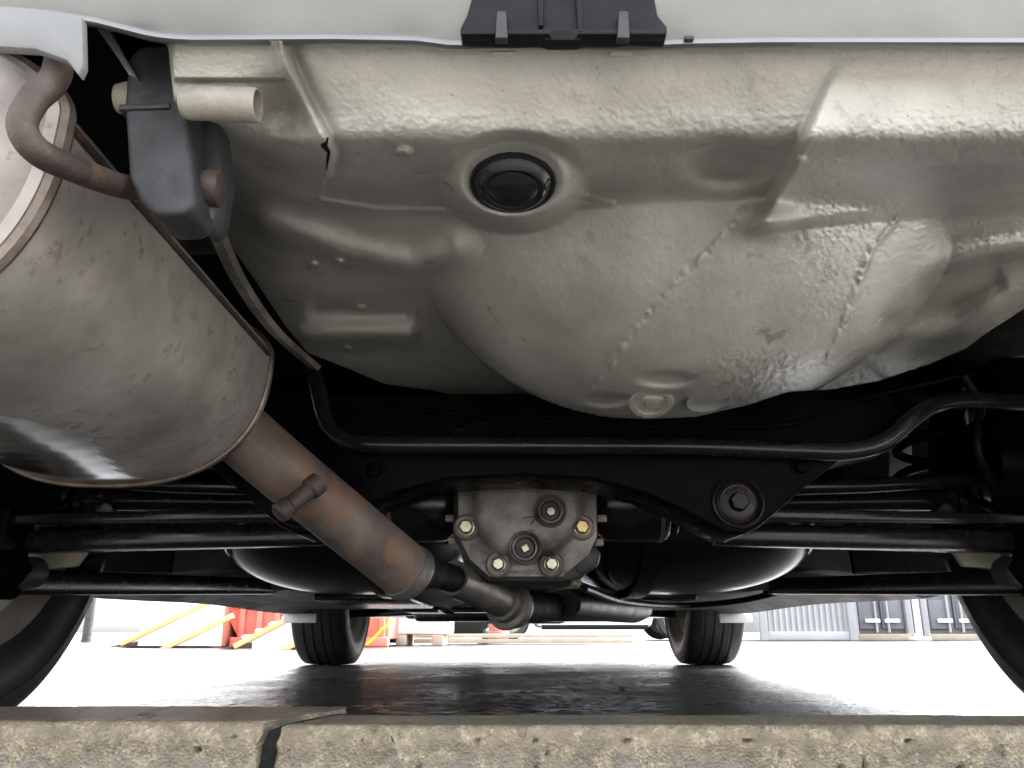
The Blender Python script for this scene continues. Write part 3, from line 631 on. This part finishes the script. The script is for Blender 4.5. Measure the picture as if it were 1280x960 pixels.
for (bx, by, mt, rr_) in ((583, 660, M_BOLT, .0085), (727, 660, M_BOLTY, .0085), (623, 706, M_BOLT, .0075), (689, 706, M_BOLT, .0075)):
    c = at(bx, by, YD - .006)
    build('cover_boss', lathe([(.0185, 0), (.0175, .004), (.0135, .0065), (.0125, .0045), (0, .0045)], c, (0, -1, 0), 28), M_CAST, cover) if False else None
    build('cover_bolt', cat([lathe([(.0145, 0), (.0155, .0045), (.0135, .0065), (.0115, .0055), (.0105, .0055)], c, (0, -1, 0), 28)]), M_CAST, diff)
    build('bolt_head', cat([lathe([(rr_*1.15, .004), (rr_*1.15, .0075), (rr_, .0078)], c, (0, -1, 0), 24), lathe([(rr_, .007), (rr_, .0145), (rr_*.8, .016), (0, .016)], c, (0, -1, 0), 6, ph=random.random())]), mt, diff)
for (bx, by, nm) in ((688, 639, 'filler_plug'), (656, 685, 'drain_plug')):
    c = at(bx, by, YD - .021)
    build('plug_boss', lathe([(.0195, -.002), (.0195, .005), (.0178, .0065), (.0165, .0055), (.0155, .003), (.0145, .0055), (.0125, .006), (.0112, .004)], c, (0, -1, 0), 36), M_CAST, diff)
    build('plug_recess', lathe([(.0114, .0045), (.0105, .001), (.0, .001)], c, (0, -1, 0), 24), M_CASTD, diff)
    build(nm, cat([lathe([(.0062, .001), (.006, .006), (.0048, .0075), (0, .0075)], c + Vector((.0005, 0, -.001)), (0, -1, 0), 4 if nm == 'drain_plug' else 6, ph=.5)]), M_BOLT, diff)
# embossed casting marks along the bottom edge of the cover
cm2 = []
x_ = 632
while x_ < 682:
    h_ = random.choice((3, 4, 4)); cm2.append(box(at(x_, 714, YD - .0095), (.0016, .0024, .0014*h_), .0004, Matrix.Rotation(random.uniform(-.6, .6), 3, 'Y'))); x_ += random.choice((2.6, 3.2, 4))
for (a_, b_) in (((652, 648), (672, 645)), ((672, 645), (663, 656)), ((662, 662), (668, 664))):
    cm2.append(tube([at(*a_, YD - .0212), at(*b_, YD - .0212)], .0008, 6))
build('casting_marks', cat(cm2), M_CAST, diff, kind='stuff')
for (bx, by) in ((562, 648), (566, 676), (752, 648), (748, 678)):
    build('side_stud', tube([at(bx - 5, by, YD + .02), at(bx + 6, by, YD + .02)], .0045, 8), M_PALE, diff)

# axle shafts with rubber boots
for s in (-1, 1):
    z0 = at(655, 632, 1.06).z; cx = at(657, 632, 1.06).x
    prof = [(.036, .09), (.046, .10), (.048, .135), (.047, .17)]
    for k in range(6): prof += [(.046 - .0035*k, .176 + .012*k), (.038 - .0035*k, .182 + .012*k)]
    prof += [(.014, .255), (.013, .5), (.013, .52)]
    for k in range(5): prof += [(.026 + .004*k, .525 + .012*k), (.034 + .003*k, .531 + .012*k)]
    prof += [(.045, .6), (.045, .66), (.03, .67)]
    ax = build('axle_shaft', lathe(prof, (cx, 1.06, z0), (s, -.02, .01), 36), M_BLACK, car, angle=45)
    build('boot_clamp', lathe([(.0472, .166), (.0485, .166), (.0485, .171), (.0472, .171)], (cx, 1.06, z0), (s, -.02, .01), 36), M_RUSTY, ax)

# suspension links, both sides (right then left mirrored about the car's centre line)
def sides(px): return (px, 1300 - px)
for s in (0, 1):
    f = (lambda x: x) if s == 0 else (lambda x: 1300 - x)
    build('lateral_link', bar(at(f(905), 643, .93), at(f(1330), 652, .96), .03, .0125, .003), M_BLACK, car)
    build('lower_link', bar(at(f(890), 668, .99), at(f(1330), 680, .99), .035, .025, .006), M_BLACK, car)
    build('upper_link', tube([at(f(960), 610, 1.0), at(f(1080), 607, 1.0), at(f(1250), 598, 1.02)], .0095, 14), M_BLACK, car)
    build('trailing_arm', bev(cat([bar(at(f(965), 733, 1.66), at(f(1300), 728, 1.0), .05, .03, 0)]), .008, 3), M_BLACK, car)
    # knuckle: hub carrier with its bearing
    k = at(f(1290), 640, .97)
    kn = build('hub_carrier', cat([lathe([(.05, -.06), (.06, -.04), (.065, .02), (.05, .05), (.03, .06)], (k.x, .96, .31), (1 if s == 0 else -1, 0, 0), 28),
        bar((k.x, .96, .2), (k.x, .98, .44), .05, .06, .01), bar((k.x, .96, .2), (k.x - (.03 if s == 0 else -.03), .94, .17), .05, .05, .01)]), M_SUBF, car)
    build('link_bush', lathe([(.0, -.02), (.015, -.02), (.018, -.016), (.018, .016), (.015, .02), (0, .02)], at(f(1268), 716, .97), (0, 1, .1), 24), M_RUBBER, kn)
    build('spring_perch', prism([xz(f(1185), 680, 1.04), xz(f(1252), 684, 1.04), xz(f(1250), 712, 1.04), xz(f(1206), 708, 1.04)], 1.04, 1.05, bevel=.002), M_PALE, kn)
    # damper and coil spring
    dm = build('damper', tube([at(f(1192), 690, 1.06), at(f(1190), 560, 1.1), at(f(1180), 440, 1.12)], .024, 18), M_SUBF, car)
    c0, c1 = at(f(1178), 612, 1.09), at(f(1172), 440, 1.12); cl = []
    for q in range(97):
        t = q/96; a = t*2*math.pi*5; cl.append(c0.lerp(c1, t) + Vector((math.cos(a)*.055, math.sin(a)*.055, 0)))
    build('coil_spring', tube(cl, .0065, 8), M_SUBF, dm)
    build('dust_shield', prism([xz(f(1112), 552, 1.2), xz(f(1140), 540, 1.2), xz(f(1142), 636, 1.2), xz(f(1112), 636, 1.2)], 1.2, 1.206, bevel=.002), M_PALE, car)
build('bright_bolt', lathe([(.0, 0), (.006, 0), (.006, .006), (.003, .007), (.003, .012), (0, .012)], at(718, 731, 1.02), (.4, -.7, .5), 12), M_BOLT, diff)
build('bright_bolt', lathe([(.0, 0), (.006, 0), (.006, .006), (.003, .007), (.003, .012), (0, .012)], at(610, 733, 1.08), (.4, -.7, .5), 12), M_BOLT, mid)

# fuel tank: two lobes joined over the drive shaft
def superell(c, a, b, h, n1=28, n2=16, e=3.2, e2=2.6):
    V, Fc = [], []
    sg = lambda v, p: math.copysign(abs(v)**p, v)
    for i in range(n2 + 1):
        ph = -math.pi/2 + math.pi*i/n2
        for j in range(n1):
            th = 2*math.pi*j/n1
            V.append((c[0] + a*sg(math.cos(ph), 2/e2)*sg(math.cos(th), 2/e), c[1] + b*sg(math.cos(ph), 2/e2)*sg(math.sin(th), 2/e), c[2] + h*sg(math.sin(ph), 2/e2)))
    for i in range(n2):
        for j in range(n1): Fc.append((i*n1 + j, i*n1 + (j+1) % n1, (i+1)*n1 + (j+1) % n1, (i+1)*n1 + j))
    return V, Fc
zb = at(950, 738, 1.3).z
tank = build('fuel_tank', cat([superell((.275, 1.42, zb + .125), .215, .24, .125, 56, 32), superell((-.265, 1.42, zb + .125), .205, .24, .125, 56, 32), box((0, 1.42, zb + .2), (.3, .4, .08), .02)]), M_TANK, car, angle=60)
for q in (.2, -.2):
    st = [Vector((q, 1.42 + .246*math.cos(t)*1.0, zb + .125 + .128*math.sin(t))) for t in ()]
    pts = []
    for i in range(25):
        ph = math.pi + math.pi*i/24; c, s_ = math.cos(ph), math.sin(ph)
        pts.append(Vector((q, 1.42 + .2435*math.copysign(abs(c)**(2/2.6), c), zb + .125 + .128*math.copysign(abs(s_)**(2/2.6), s_))))
    build('tank_strap', loft([[p + Vector((-.014, 0, 0)), p + Vector((.014, 0, 0)), p + Vector((.014, 0, -.003)) + (p - Vector((q, 1.42, zb + .125))).normalized()*.001, p + Vector((-.014, 0, -.003)) + (p - Vector((q, 1.42, zb + .125))).normalized()*.001] for p in pts]), M_BLACK, tank)

# front floor with sills
ff = []
for Y in np.linspace(1.62, 4.25, 14):
    e = 0.0 if Y < 3.9 else (Y - 3.9)*.3
    xs_ = [-.83, -.81, -.78, -.74, -.5, -.45, -.2, -.15, -.12, .12, .15, .2, .45, .5, .74, .78, .81, .83]
    zs_ = [.225, .19, .185, .2, .203, .196, .2, .205, .27, .27, .205, .2, .196, .203, .2, .185, .19, .225]
    ff.append([(x, Y, z + .004*math.sin(Y*5 + x*4) + e*.2) for x, z in zip(xs_, zs_)] + [(.83, Y, .32), (-.83, Y, .32)])
fl_ = build('front_floor', loft(ff), M_FRONTFL, car, angle=40)
for x, y, sx, sy in ((.3, 2.0, .16, .5), (-.32, 2.1, .2, .6), (.05, 2.9, .5, .12), (-.3, 3.0, .12, .4), (.35, 2.8, .12, .5)):
    build('floor_brace', box((x, y, .192), (sx, sy, .016), .005), M_BLACK, fl_)
build('front_crossmember', cat([box((0, 3.35, .19), (.75, .12, .06), .015), box((0, 3.7, .2), (.9, .2, .05), .015)]), M_BLACK, car)
build('engine_sump', box((.05, 3.55, .2), (.34, .3, .09), .02), M_CASTD, car)
for s in (-1, 1):
    build('front_lower_arm', bev(bar((s*.33, 3.35, .2), (s*.64, 3.42, .19), .08, .03, 0), .008), M_BLACK, car)
    build('air_deflector', box((.02 + s*.765, 3.02, .168), (.115, .012, .032), .004), M_WHITE2, car)
    build('rear_sill_panel', prism([(s*.45, .235), (s*.83, .20), (s*.83, .4), (s*.45, .4)], 1.5, 1.64, bevel=.006), M_FRONTFL, car)

# dark underbody above the suspension, wheel arch liners
build('underbody', cat([box((0, .98, .50), (1.62, 1.34, .03), .004), box((0, 1.5, .42), (1.5, .03, .2), .004)]), M_BLACKM, car)
for s in (-1, 1):
    for Y0 in (1.01, 3.46):
        pr = []
        for k in range(17):
            t = math.pi*(k/16)*1.16 - .25; pr.append((Y0 + .385*math.cos(t), .31 + .385*math.sin(t)))
        pin = [(Y0 + (y - Y0)*1.03, .31 + (z - .31)*1.03) for y, z in pr]
        build('wheel_arch_liner', cat([prism(pr + pin[::-1], s*.56, s*.84, 'X', bevel=0), prism([p for p in pr if p[1] > .44], s*.555, s*.565, 'X', bevel=0)]) if Y0 < 2 else prism(pr + pin[::-1], s*.52, s*.84, 'X', bevel=0), M_BLACKM, car)

# wheels
def wheel(x, Y, s, wd=.225, r=.315):
    """s: outward side"""
    h = wd/2; c = (x, Y, r - .003); ax = (s, 0, 0); rr_ = r*.67
    b = build('wheel', cat([lathe([(.0, h*.55), (.06, h*.6), (.07, h*.5), (.07, h*.3), (0, h*.3)], c, ax, 24)] +
        [bar(Vector(c) + Vector((s*h*.5, .05*math.cos(a), .05*math.sin(a))), Vector(c) + Vector((s*h*.62, rr_*.98*math.cos(a), rr_*.98*math.sin(a))), .022, .05, .006) for a in [2*math.pi*k/5 + .3 for k in range(5)]]), M_RIM, car)
    build('rim', lathe([(rr_*1.02, -h*.92), (rr_*1.04, -h*.88), (rr_*1.0, -h*.8), (rr_*.93, -h*.7), (rr_*.9, -h*.2), (rr_*.92, h*.4), (rr_*1.0, h*.8), (rr_*1.04, h*.9), (rr_*1.0, h*.92), (rr_*.97, h*.86), (rr_*.88, h*.4), (rr_*.86, -h*.2), (rr_*.89, -h*.72), (rr_*.98, -h*.86)], c, ax, 64, closed=True), M_RIM, b)
    tp = [(rr_*.97, -h*.84), (rr_*1.06, -h*.93), (rr_*1.12, -h*1.0), (rr_*1.20, -h*1.03), (r*.86, -h*1.06), (r*.865, -h*1.075), (r*.88, -h*1.06), (r*.93, -h*1.02), (r*.965, -h*.95), (r*.985, -h*.86)]
    g = []
    for gx_ in (-.5, -.17, .17, .5):
        g += [(r*(1 - .006*abs(gx_)), h*(gx_ - .055)), (r*.985, h*(gx_ - .035)), (r*.985, h*(gx_ + .035)), (r*(1 - .006*abs(gx_)), h*(gx_ + .055))]
    tp = tp + g + [(a, -b_) for a, b_ in tp[::-1]]
    build('tyre', lathe(tp, c, ax, 96), M_TYRE, b, angle=38)
    build('brake_disc', cat([lathe([(.05, -.012), (.145, -.012), (.148, -.009), (.148, .009), (.145, .012), (.05, .012)], (x - s*.02, Y, r), ax, 48), lathe([(.0, .03), (.07, .03), (.075, .0), (.075, -.02)], (x - s*.02, Y, r), ax, 32)]), M_DISC, b)
    return b
for s in (-1, 1):
    wheel(.02 + s*.755, 1.01, s); wheel(.022 + s*.742, 3.46, s, .205)

# outer body
prof_side = [(.24, .52), (.235, .42), (.30, .36), (.50, .34)]
def arch(Y0, r=.37, z0=.31):
    return [(Y0 + r*math.cos(math.pi - t), z0 + r*math.sin(math.pi - t)) for t in np.linspace(-.12, math.pi + .1, 15)]
side = [(.3, .47), (.58, .43)] + arch(1.01) + [(1.36, .235), (3.05, .235)] + arch(3.46) + [(3.9, .25), (4.28, .24), (4.34, .45), (4.25, .62), (3.2, .78), (1.2, .84), (.3, .84)]
for s in (-1, 1):
    build('side_panel', prism(side, s*.845, s*.875, 'X', bevel=.004), M_BODY, car)
up = [(.27, .8), (.3, .93), (.62, .97), (1.15, 1.3), (1.6, 1.37), (2.2, 1.37), (2.7, 1.28), (3.3, .95), (4.1, .82), (4.28, .7), (4.3, .62)]
sc_ = []
for Y, z in up:
    wv_ = .86 if z < 1 else .86 - (z - 1)*.55
    sc_.append([(-.872, Y, .60), (-.872, Y, min(z, .84)*.98), (-wv_, Y, z*.985), (-wv_*.8, Y, z), (0, Y, z + .012), (wv_*.8, Y, z), (wv_, Y, z*.985), (.872, Y, min(z, .84)*.98), (.872, Y, .60)])
upper = build('upper_body', loft(sc_, True), M_BODY, car, angle=40)
for s in (-1, 1):
    build('side_window', prism([(1.1, .99), (1.35, 1.24), (1.65, 1.31), (2.2, 1.31), (2.65, 1.2), (2.9, .99)], s*.84, s*.866, 'X', bevel=.003), M_GLASS, upper)
build('front_bumper', cat([box((0, 4.3, .36), (1.7, .16, .34), .05, seg=4)]), M_BODY, car)

# ------------------------------------------------------------------ background across the yard
M_ORANGE = mat('orange_ramp_paint', (0.78, 0.42, 0.17), (0.8, 0.48, 0.22), 5, (0.4, 0.6))  # orange lightened: glare over the yard is put into the colour
M_RED = mat('red_paint', (0.56, 0.17, 0.13), (0.63, 0.22, 0.18), 5, (0.4, 0.6))  # paler red, with the background glare painted into it
M_CREAM = mat('pale_ramp_deck', (0.7, 0.66, 0.56), (0.8, 0.76, 0.66), 8, (0.5, 0.7))
M_WHITE = mat('white_paint', (0.78, 0.78, 0.77), (0.82, 0.82, 0.81), 5, (0.4, 0.55))
M_GREYC = mat('grey_container_paint', (0.32, 0.325, 0.33), (0.38, 0.385, 0.39), 2, (0.5, 0.7))  # grey raised so that its colour carries the glare
M_GREYD = mat('dark_grey_door_paint', (0.13, 0.135, 0.15), (0.17, 0.175, 0.19), 2, (0.5, 0.7))  # door grey lightened too, standing for glare
M_TIMBER = mat('weathered_timber', (0.3, 0.25, 0.19), (0.4, 0.345, 0.27), 6, (0.6, 0.8))
YB = 6.6
skip = empty('red_skip', (at(370, 808, YB + .9).x, YB + 1.4, 0), 'red ribbed skip standing behind the two orange loading ramps', 'skip')
x0, x1 = at(262, 800, 7.6).x, at(486, 800, 7.6).x
build('skip_wall', prism([(x0 + .25, .06), (x1, .06), (x1, .46), (x0, .46)], 7.6, 9.4, bevel=.02), M_RED, skip)
for k in range(9):
    xx = x0 + .28 + (x1 - x0 - .34)*k/8; build('rib', box((xx, 7.575, .25), (.05, .05, .38), .006), M_RED, skip)
build('skid', box(((x0 + x1)/2 + .1, 7.57, .04), (x1 - x0 - .2, .1, .08), .01), M_RED, skip)
build('top_rail', box(((x0 + x1)/2, 7.56, .45), (x1 - x0, .1, .07), .01), M_RED, skip)
build('cross_rail', box((x0 + .62, 7.55, .36), (.8, .07, .05), .006), M_ORANGE, skip)
def ramp(p0, p1, Y, wd, label, solid):
    a, b = at(*p0, Y), at(*p1, Y); d = b - a; b = a + d*(1.25 if solid else 2.2); a.z = max(a.z, .03)
    root = empty('loading_ramp', (a.x, Y, 0), label, 'ramp', 'loading ramps by the red skip')
    mid_ = (a + b)/2; rot = Matrix.Rotation(-math.atan2(d.z, d.x), 3, 'Y'); L = (b - a).length
    build('deck', box(mid_ + Vector((0, wd/2, .02)), (L, wd - .06, .02), .003, rot), M_CREAM, root)
    for yy in (0, wd):
        rl = build('side_rail', box(mid_ + rot @ Vector((0, 0, -.095)) + Vector((0, yy, 0)), (L, .03, .15), .004, rot) if not solid else prism([(a.x + .1, .012), (b.x, .012), (b.x, b.z), (a.x, a.z)], Y + yy - .015, Y + yy + .015, bevel=.003), M_CREAM, root)
        for q in (0, -.19): build('flange_strip', box(mid_ + rot @ Vector((0, 0, q)) + Vector((0, yy, 0)), (L, .06, .04), .004, rot), M_ORANGE, rl)
    for k in range(9):
        t = (k + .5)/9; c = a.lerp(b, t); build('cleat', box(c + Vector((0, wd/2, .036)), (.03, wd - .08, .014), .003, rot), M_CREAM, root)
    build('foot', prism([(a.x - .12, .004), (a.x + .14, .004), (a.x + .14, .05)], Y - .02, Y + wd + .02, bevel=.003), M_DKRUST, root)
    hx = b.x - .1; build('prop', box((hx, Y + wd/2, (b.z - .06)/2), (.06, wd - .04, b.z - .07), .004), M_RED, root)
    return root
ramp((152, 806), (256, 756), 7.2, 1.0, 'orange sided loading ramp farther from the near tyre, leftmost of two', True)
ramp((292, 812), (362, 776), 6.5, .8, 'orange sided loading ramp nearest the front left tyre, right of two', False)
# pale chest, black bin, posts
xb0, xb1 = at(486, 800, 8.2).x, at(562, 800, 8.2).x
ch = empty('white_chest', ((xb0 + xb1)/2, 8.4, 0), 'pale white chest on timber skids right of the red skip', 'chest')
build('chest_body', box(((xb0 + xb1)/2, 8.5, .36), (xb1 - xb0, .6, .52), .03), M_WHITE, ch)
build('chest_lid', box(((xb0 + xb1)/2, 8.5, .65), (xb1 - xb0 + .04, .64, .05), .015), M_WHITE, ch)
for q in (.2, .8): build('timber_skid', box((xb0 + (xb1 - xb0)*q, 8.5, .05), (.1, .62, .1), .008), M_TIMBER, ch)
yl = build('yellow_hose', tube(cr([at(458, 806, 7.4), at(468, 797, 7.4), at(476, 788, 7.4), at(486, 778, 7.4), at(492, 740, 7.45)], 5), .012, 8), mat('yellow_hose_rubber', (.7, .6, .05), None, 5, (.5, .6))); tag(yl, 'thin yellow hose hanging down in front of the red skip', 'hose')
bx_ = at(582, 800, 9.5)
bn = empty('black_bin', (bx_.x, 9.7, 0), 'black square bin between the white chest and the timber stack', 'bin')
build('bin_body', loft([[(bx_.x - .28*s_, 9.7 - .28*s_, z), (bx_.x + .28*s_, 9.7 - .28*s_, z), (bx_.x + .28*s_, 9.7 + .28*s_, z), (bx_.x - .28*s_, 9.7 + .28*s_, z)] for z, s_ in ((.08, .85), (.8, 1.0), (.84, 1.06), (.86, 1.06))]), M_BLACKPL, bn)
build('bin_lid', box((bx_.x, 9.7, .89), (.62, .62, .05), .02), M_BLACKPL, bn)
for q in (-.22, .22): build('castor', lathe([(.0, -.03), (.08, -.03), (.09, 0), (.08, .03), (0, .03)], (bx_.x + q, 9.5, .09), (1, 0, 0), 16), M_TYRE, bn)
gp = at(606, 800, 10); o = build('green_post', cat([tube([(gp.x, 10, 0), (gp.x, 10, 1.1)], .035, 12), box((gp.x, 10, .02), (.16, .16, .04), .006)]), mat('green_paint', (.03, .3, .1), None, 5, (.4, .5))); tag(o, 'slim green post between the black bin and the red drum', 'post')
rd = at(616, 800, 10.4); o = build('red_drum', lathe([(0, 0), (.13, 0), (.14, .02), (.14, .1), (.15, .11), (.14, .12), (.14, .24), (.15, .25), (.13, .26), (0, .255)], (rd.x + .05, 10.4, .01), (0, 0, 1), 24), M_RED); tag(o, 'dull red drum just right of the slim green post', 'drum')
tk = empty('timber_stack', (at(600, 801, 9).x, 9, 0), 'low tan timber boards lying on the ground across the yard', 'timber')
for k in range(6):
    z_ = .035 + .05*(k // 3); xa = at(488, 801, 9).x + .3*(k % 2); xb_ = at(790, 801, 9).x - .2*(k % 3)
    build('board', box(((xa + xb_)/2, 9.0 + .17*(k % 3), z_), (xb_ - xa, .15, .04), .004), M_TIMBER, tk)
# distant white cars seen under the nose
def far_car(xc, Y, ang, label):
    root = empty('white_car', (xc, Y, 0), label, 'car', 'white cars parked across the yard')
    sd_ = [(-2.1, .35), (-2.05, .24), (-1.75, .2)] + [(-1.3 - .36*math.cos(t), .3 + .36*math.sin(t)) for t in np.linspace(.1, math.pi - .1, 9)] + [(-.85, .2), (.95, .2)] + \
          [(1.35 - .36*math.cos(t), .3 + .36*math.sin(t)) for t in np.linspace(.1, math.pi - .1, 9)] + [(1.85, .2), (2.1, .28), (2.15, .6), (1.9, .85), (1.0, .93), (.3, 1.36), (-1.1, 1.4), (-1.7, 1.0), (-2.1, .92)]
    build('car_body', prism([(xc + x, z) for x, z in sd_], Y - .85, Y + .85, bevel=.05, seg=3), M_WHITE, root)
    build('window', prism([(xc + x, z) for x, z in ((.75, .97), (.22, 1.3), (-1.05, 1.33), (-1.5, .98))], Y - .865, Y - .84, bevel=.004), M_GLASS, root)
    build('sill_trim', box((xc + .05, Y - .86, .2), (1.7, .03, .07), .01), M_BLACKPL, root)
    for q in (-1.3, 1.35):
        for yy in (-.76, .76):
            b = build('wheel', lathe([(0, -.07), (.1, -.08), (.2, -.08), (.21, -.05), (.21, .05), (.2, .08), (0, .08)], (xc + q, Y + yy, .31), (0, 1, 0), 24), M_RIM, root)
            build('tyre', lathe([(.2, -.09), (.28, -.1), (.31, -.07), (.31, .07), (.28, .1), (.2, .09)], (xc + q, Y + yy, .31), (0, 1, 0), 32, closed=True), M_TYRE, b)
    return root
far_car(at(735, 800, 14.5).x, 14.6, 0, 'white parked car seen low across the yard beyond the timber boards')
# containers and doors on the right
xa, xb_ = at(955, 799, 13.6).x, at(1066, 799, 13.6).x
ct = empty('shipping_container', ((xa + xb_)/2, 13.8, 0), 'pale grey corrugated container between the front right tyre and the dark doors', 'container')
prf = []
nc = 15; wdt = (xb_ - xa)
for k in range(nc):
    b0 = xa + wdt*k/nc; q = wdt/nc; prf += [(b0, 13.6), (b0 + q*.35, 13.6), (b0 + q*.5, 13.64), (b0 + q*.85, 13.64)]
prf += [(xb_, 13.6), (xb_, 16), (xa, 16)]
build('corrugated_wall', prism(prf, .12, 2.4, 'Z', bevel=0), M_GREYC, ct)
build('bottom_rail', box(((xa + xb_)/2, 13.6, .07), (wdt, .1, .13), .01), M_GREYC, ct)
for xx in (xa, xb_): build('corner_post', box((xx, 13.58, 1.2), (.12, .12, 2.4), .01), M_GREYC, ct)
build('top_rail', box(((xa + xb_)/2, 13.6, 2.45), (wdt + .1, .12, .12), .01), M_GREYC, ct)
def doors(pxa, pxb, Y, label):
    xa, xb_ = at(pxa, 799, Y).x, at(pxb, 799, Y).x; wd_ = xb_ - xa
    root = empty('dark_container', ((xa + xb_)/2, Y, 0), label, 'container', 'dark containers with panelled doors')
    build('shell', box(((xa + xb_)/2, Y + 1.3, 1.3), (wd_, 2.4, 2.4), .02), M_GREYD, root)
    for k in range(2):
        xc = xa + wd_*(.27 + .46*k)
        d = build('door', box((xc, Y + .08, 1.28), (wd_*.42, .05, 2.2), .008), M_GREYD, root)
        for zz in (.42, .98, 1.54, 2.1): build('door_panel', box((xc, Y + .05, zz - .02), (wd_*.34, .03, .46), .012), M_GREYC if False else M_GREYD, d)
        build('lock_bar', tube([(xc + wd_*.12*(1 - 2*k), Y + .0, .12), (xc + wd_*.12*(1 - 2*k), Y + .0, 2.3)], .02, 10), M_GREYC, root)
        build('lock_handle', box((xc + wd_*.05*(1 - 2*k), Y - .01, .3), (.24, .04, .06), .008), M_WHITE, root)
    build('sill', box(((xa + xb_)/2, Y + .05, .05), (wd_, .16, .1), .01), M_TIMBER, root)
    for xx in (xa, xb_): build('corner_post', box((xx, Y + .04, 1.25), (.1, .12, 2.5), .01), M_GREYC, root)
doors(1071, 1140, 13.9, 'dark grey panelled container doors left of the white upright post')
doors(1160, 1236, 13.9, 'dark grey panelled container doors right of the white upright post')
wp = at(1150, 800, 13.5); o = build('white_post', cat([tube([(wp.x, 13.5, 0), (wp.x, 13.5, 2.6)], .05, 14), box((wp.x, 13.5, .03), (.25, .25, .06), .01)]), M_WHITE); tag(o, 'white upright post between the two dark containers', 'post')
bl = at(108, 800, 11); o = build('dark_bollard', lathe([(.0, 0), (.07, 0), (.06, .05), (.055, .8), (.04, .86), (0, .88)], (bl.x, 11, 0), (0, 0, 1), 16), M_CASTD); tag(o, 'short dark bollard far left beyond the rear left tyre', 'bollard')
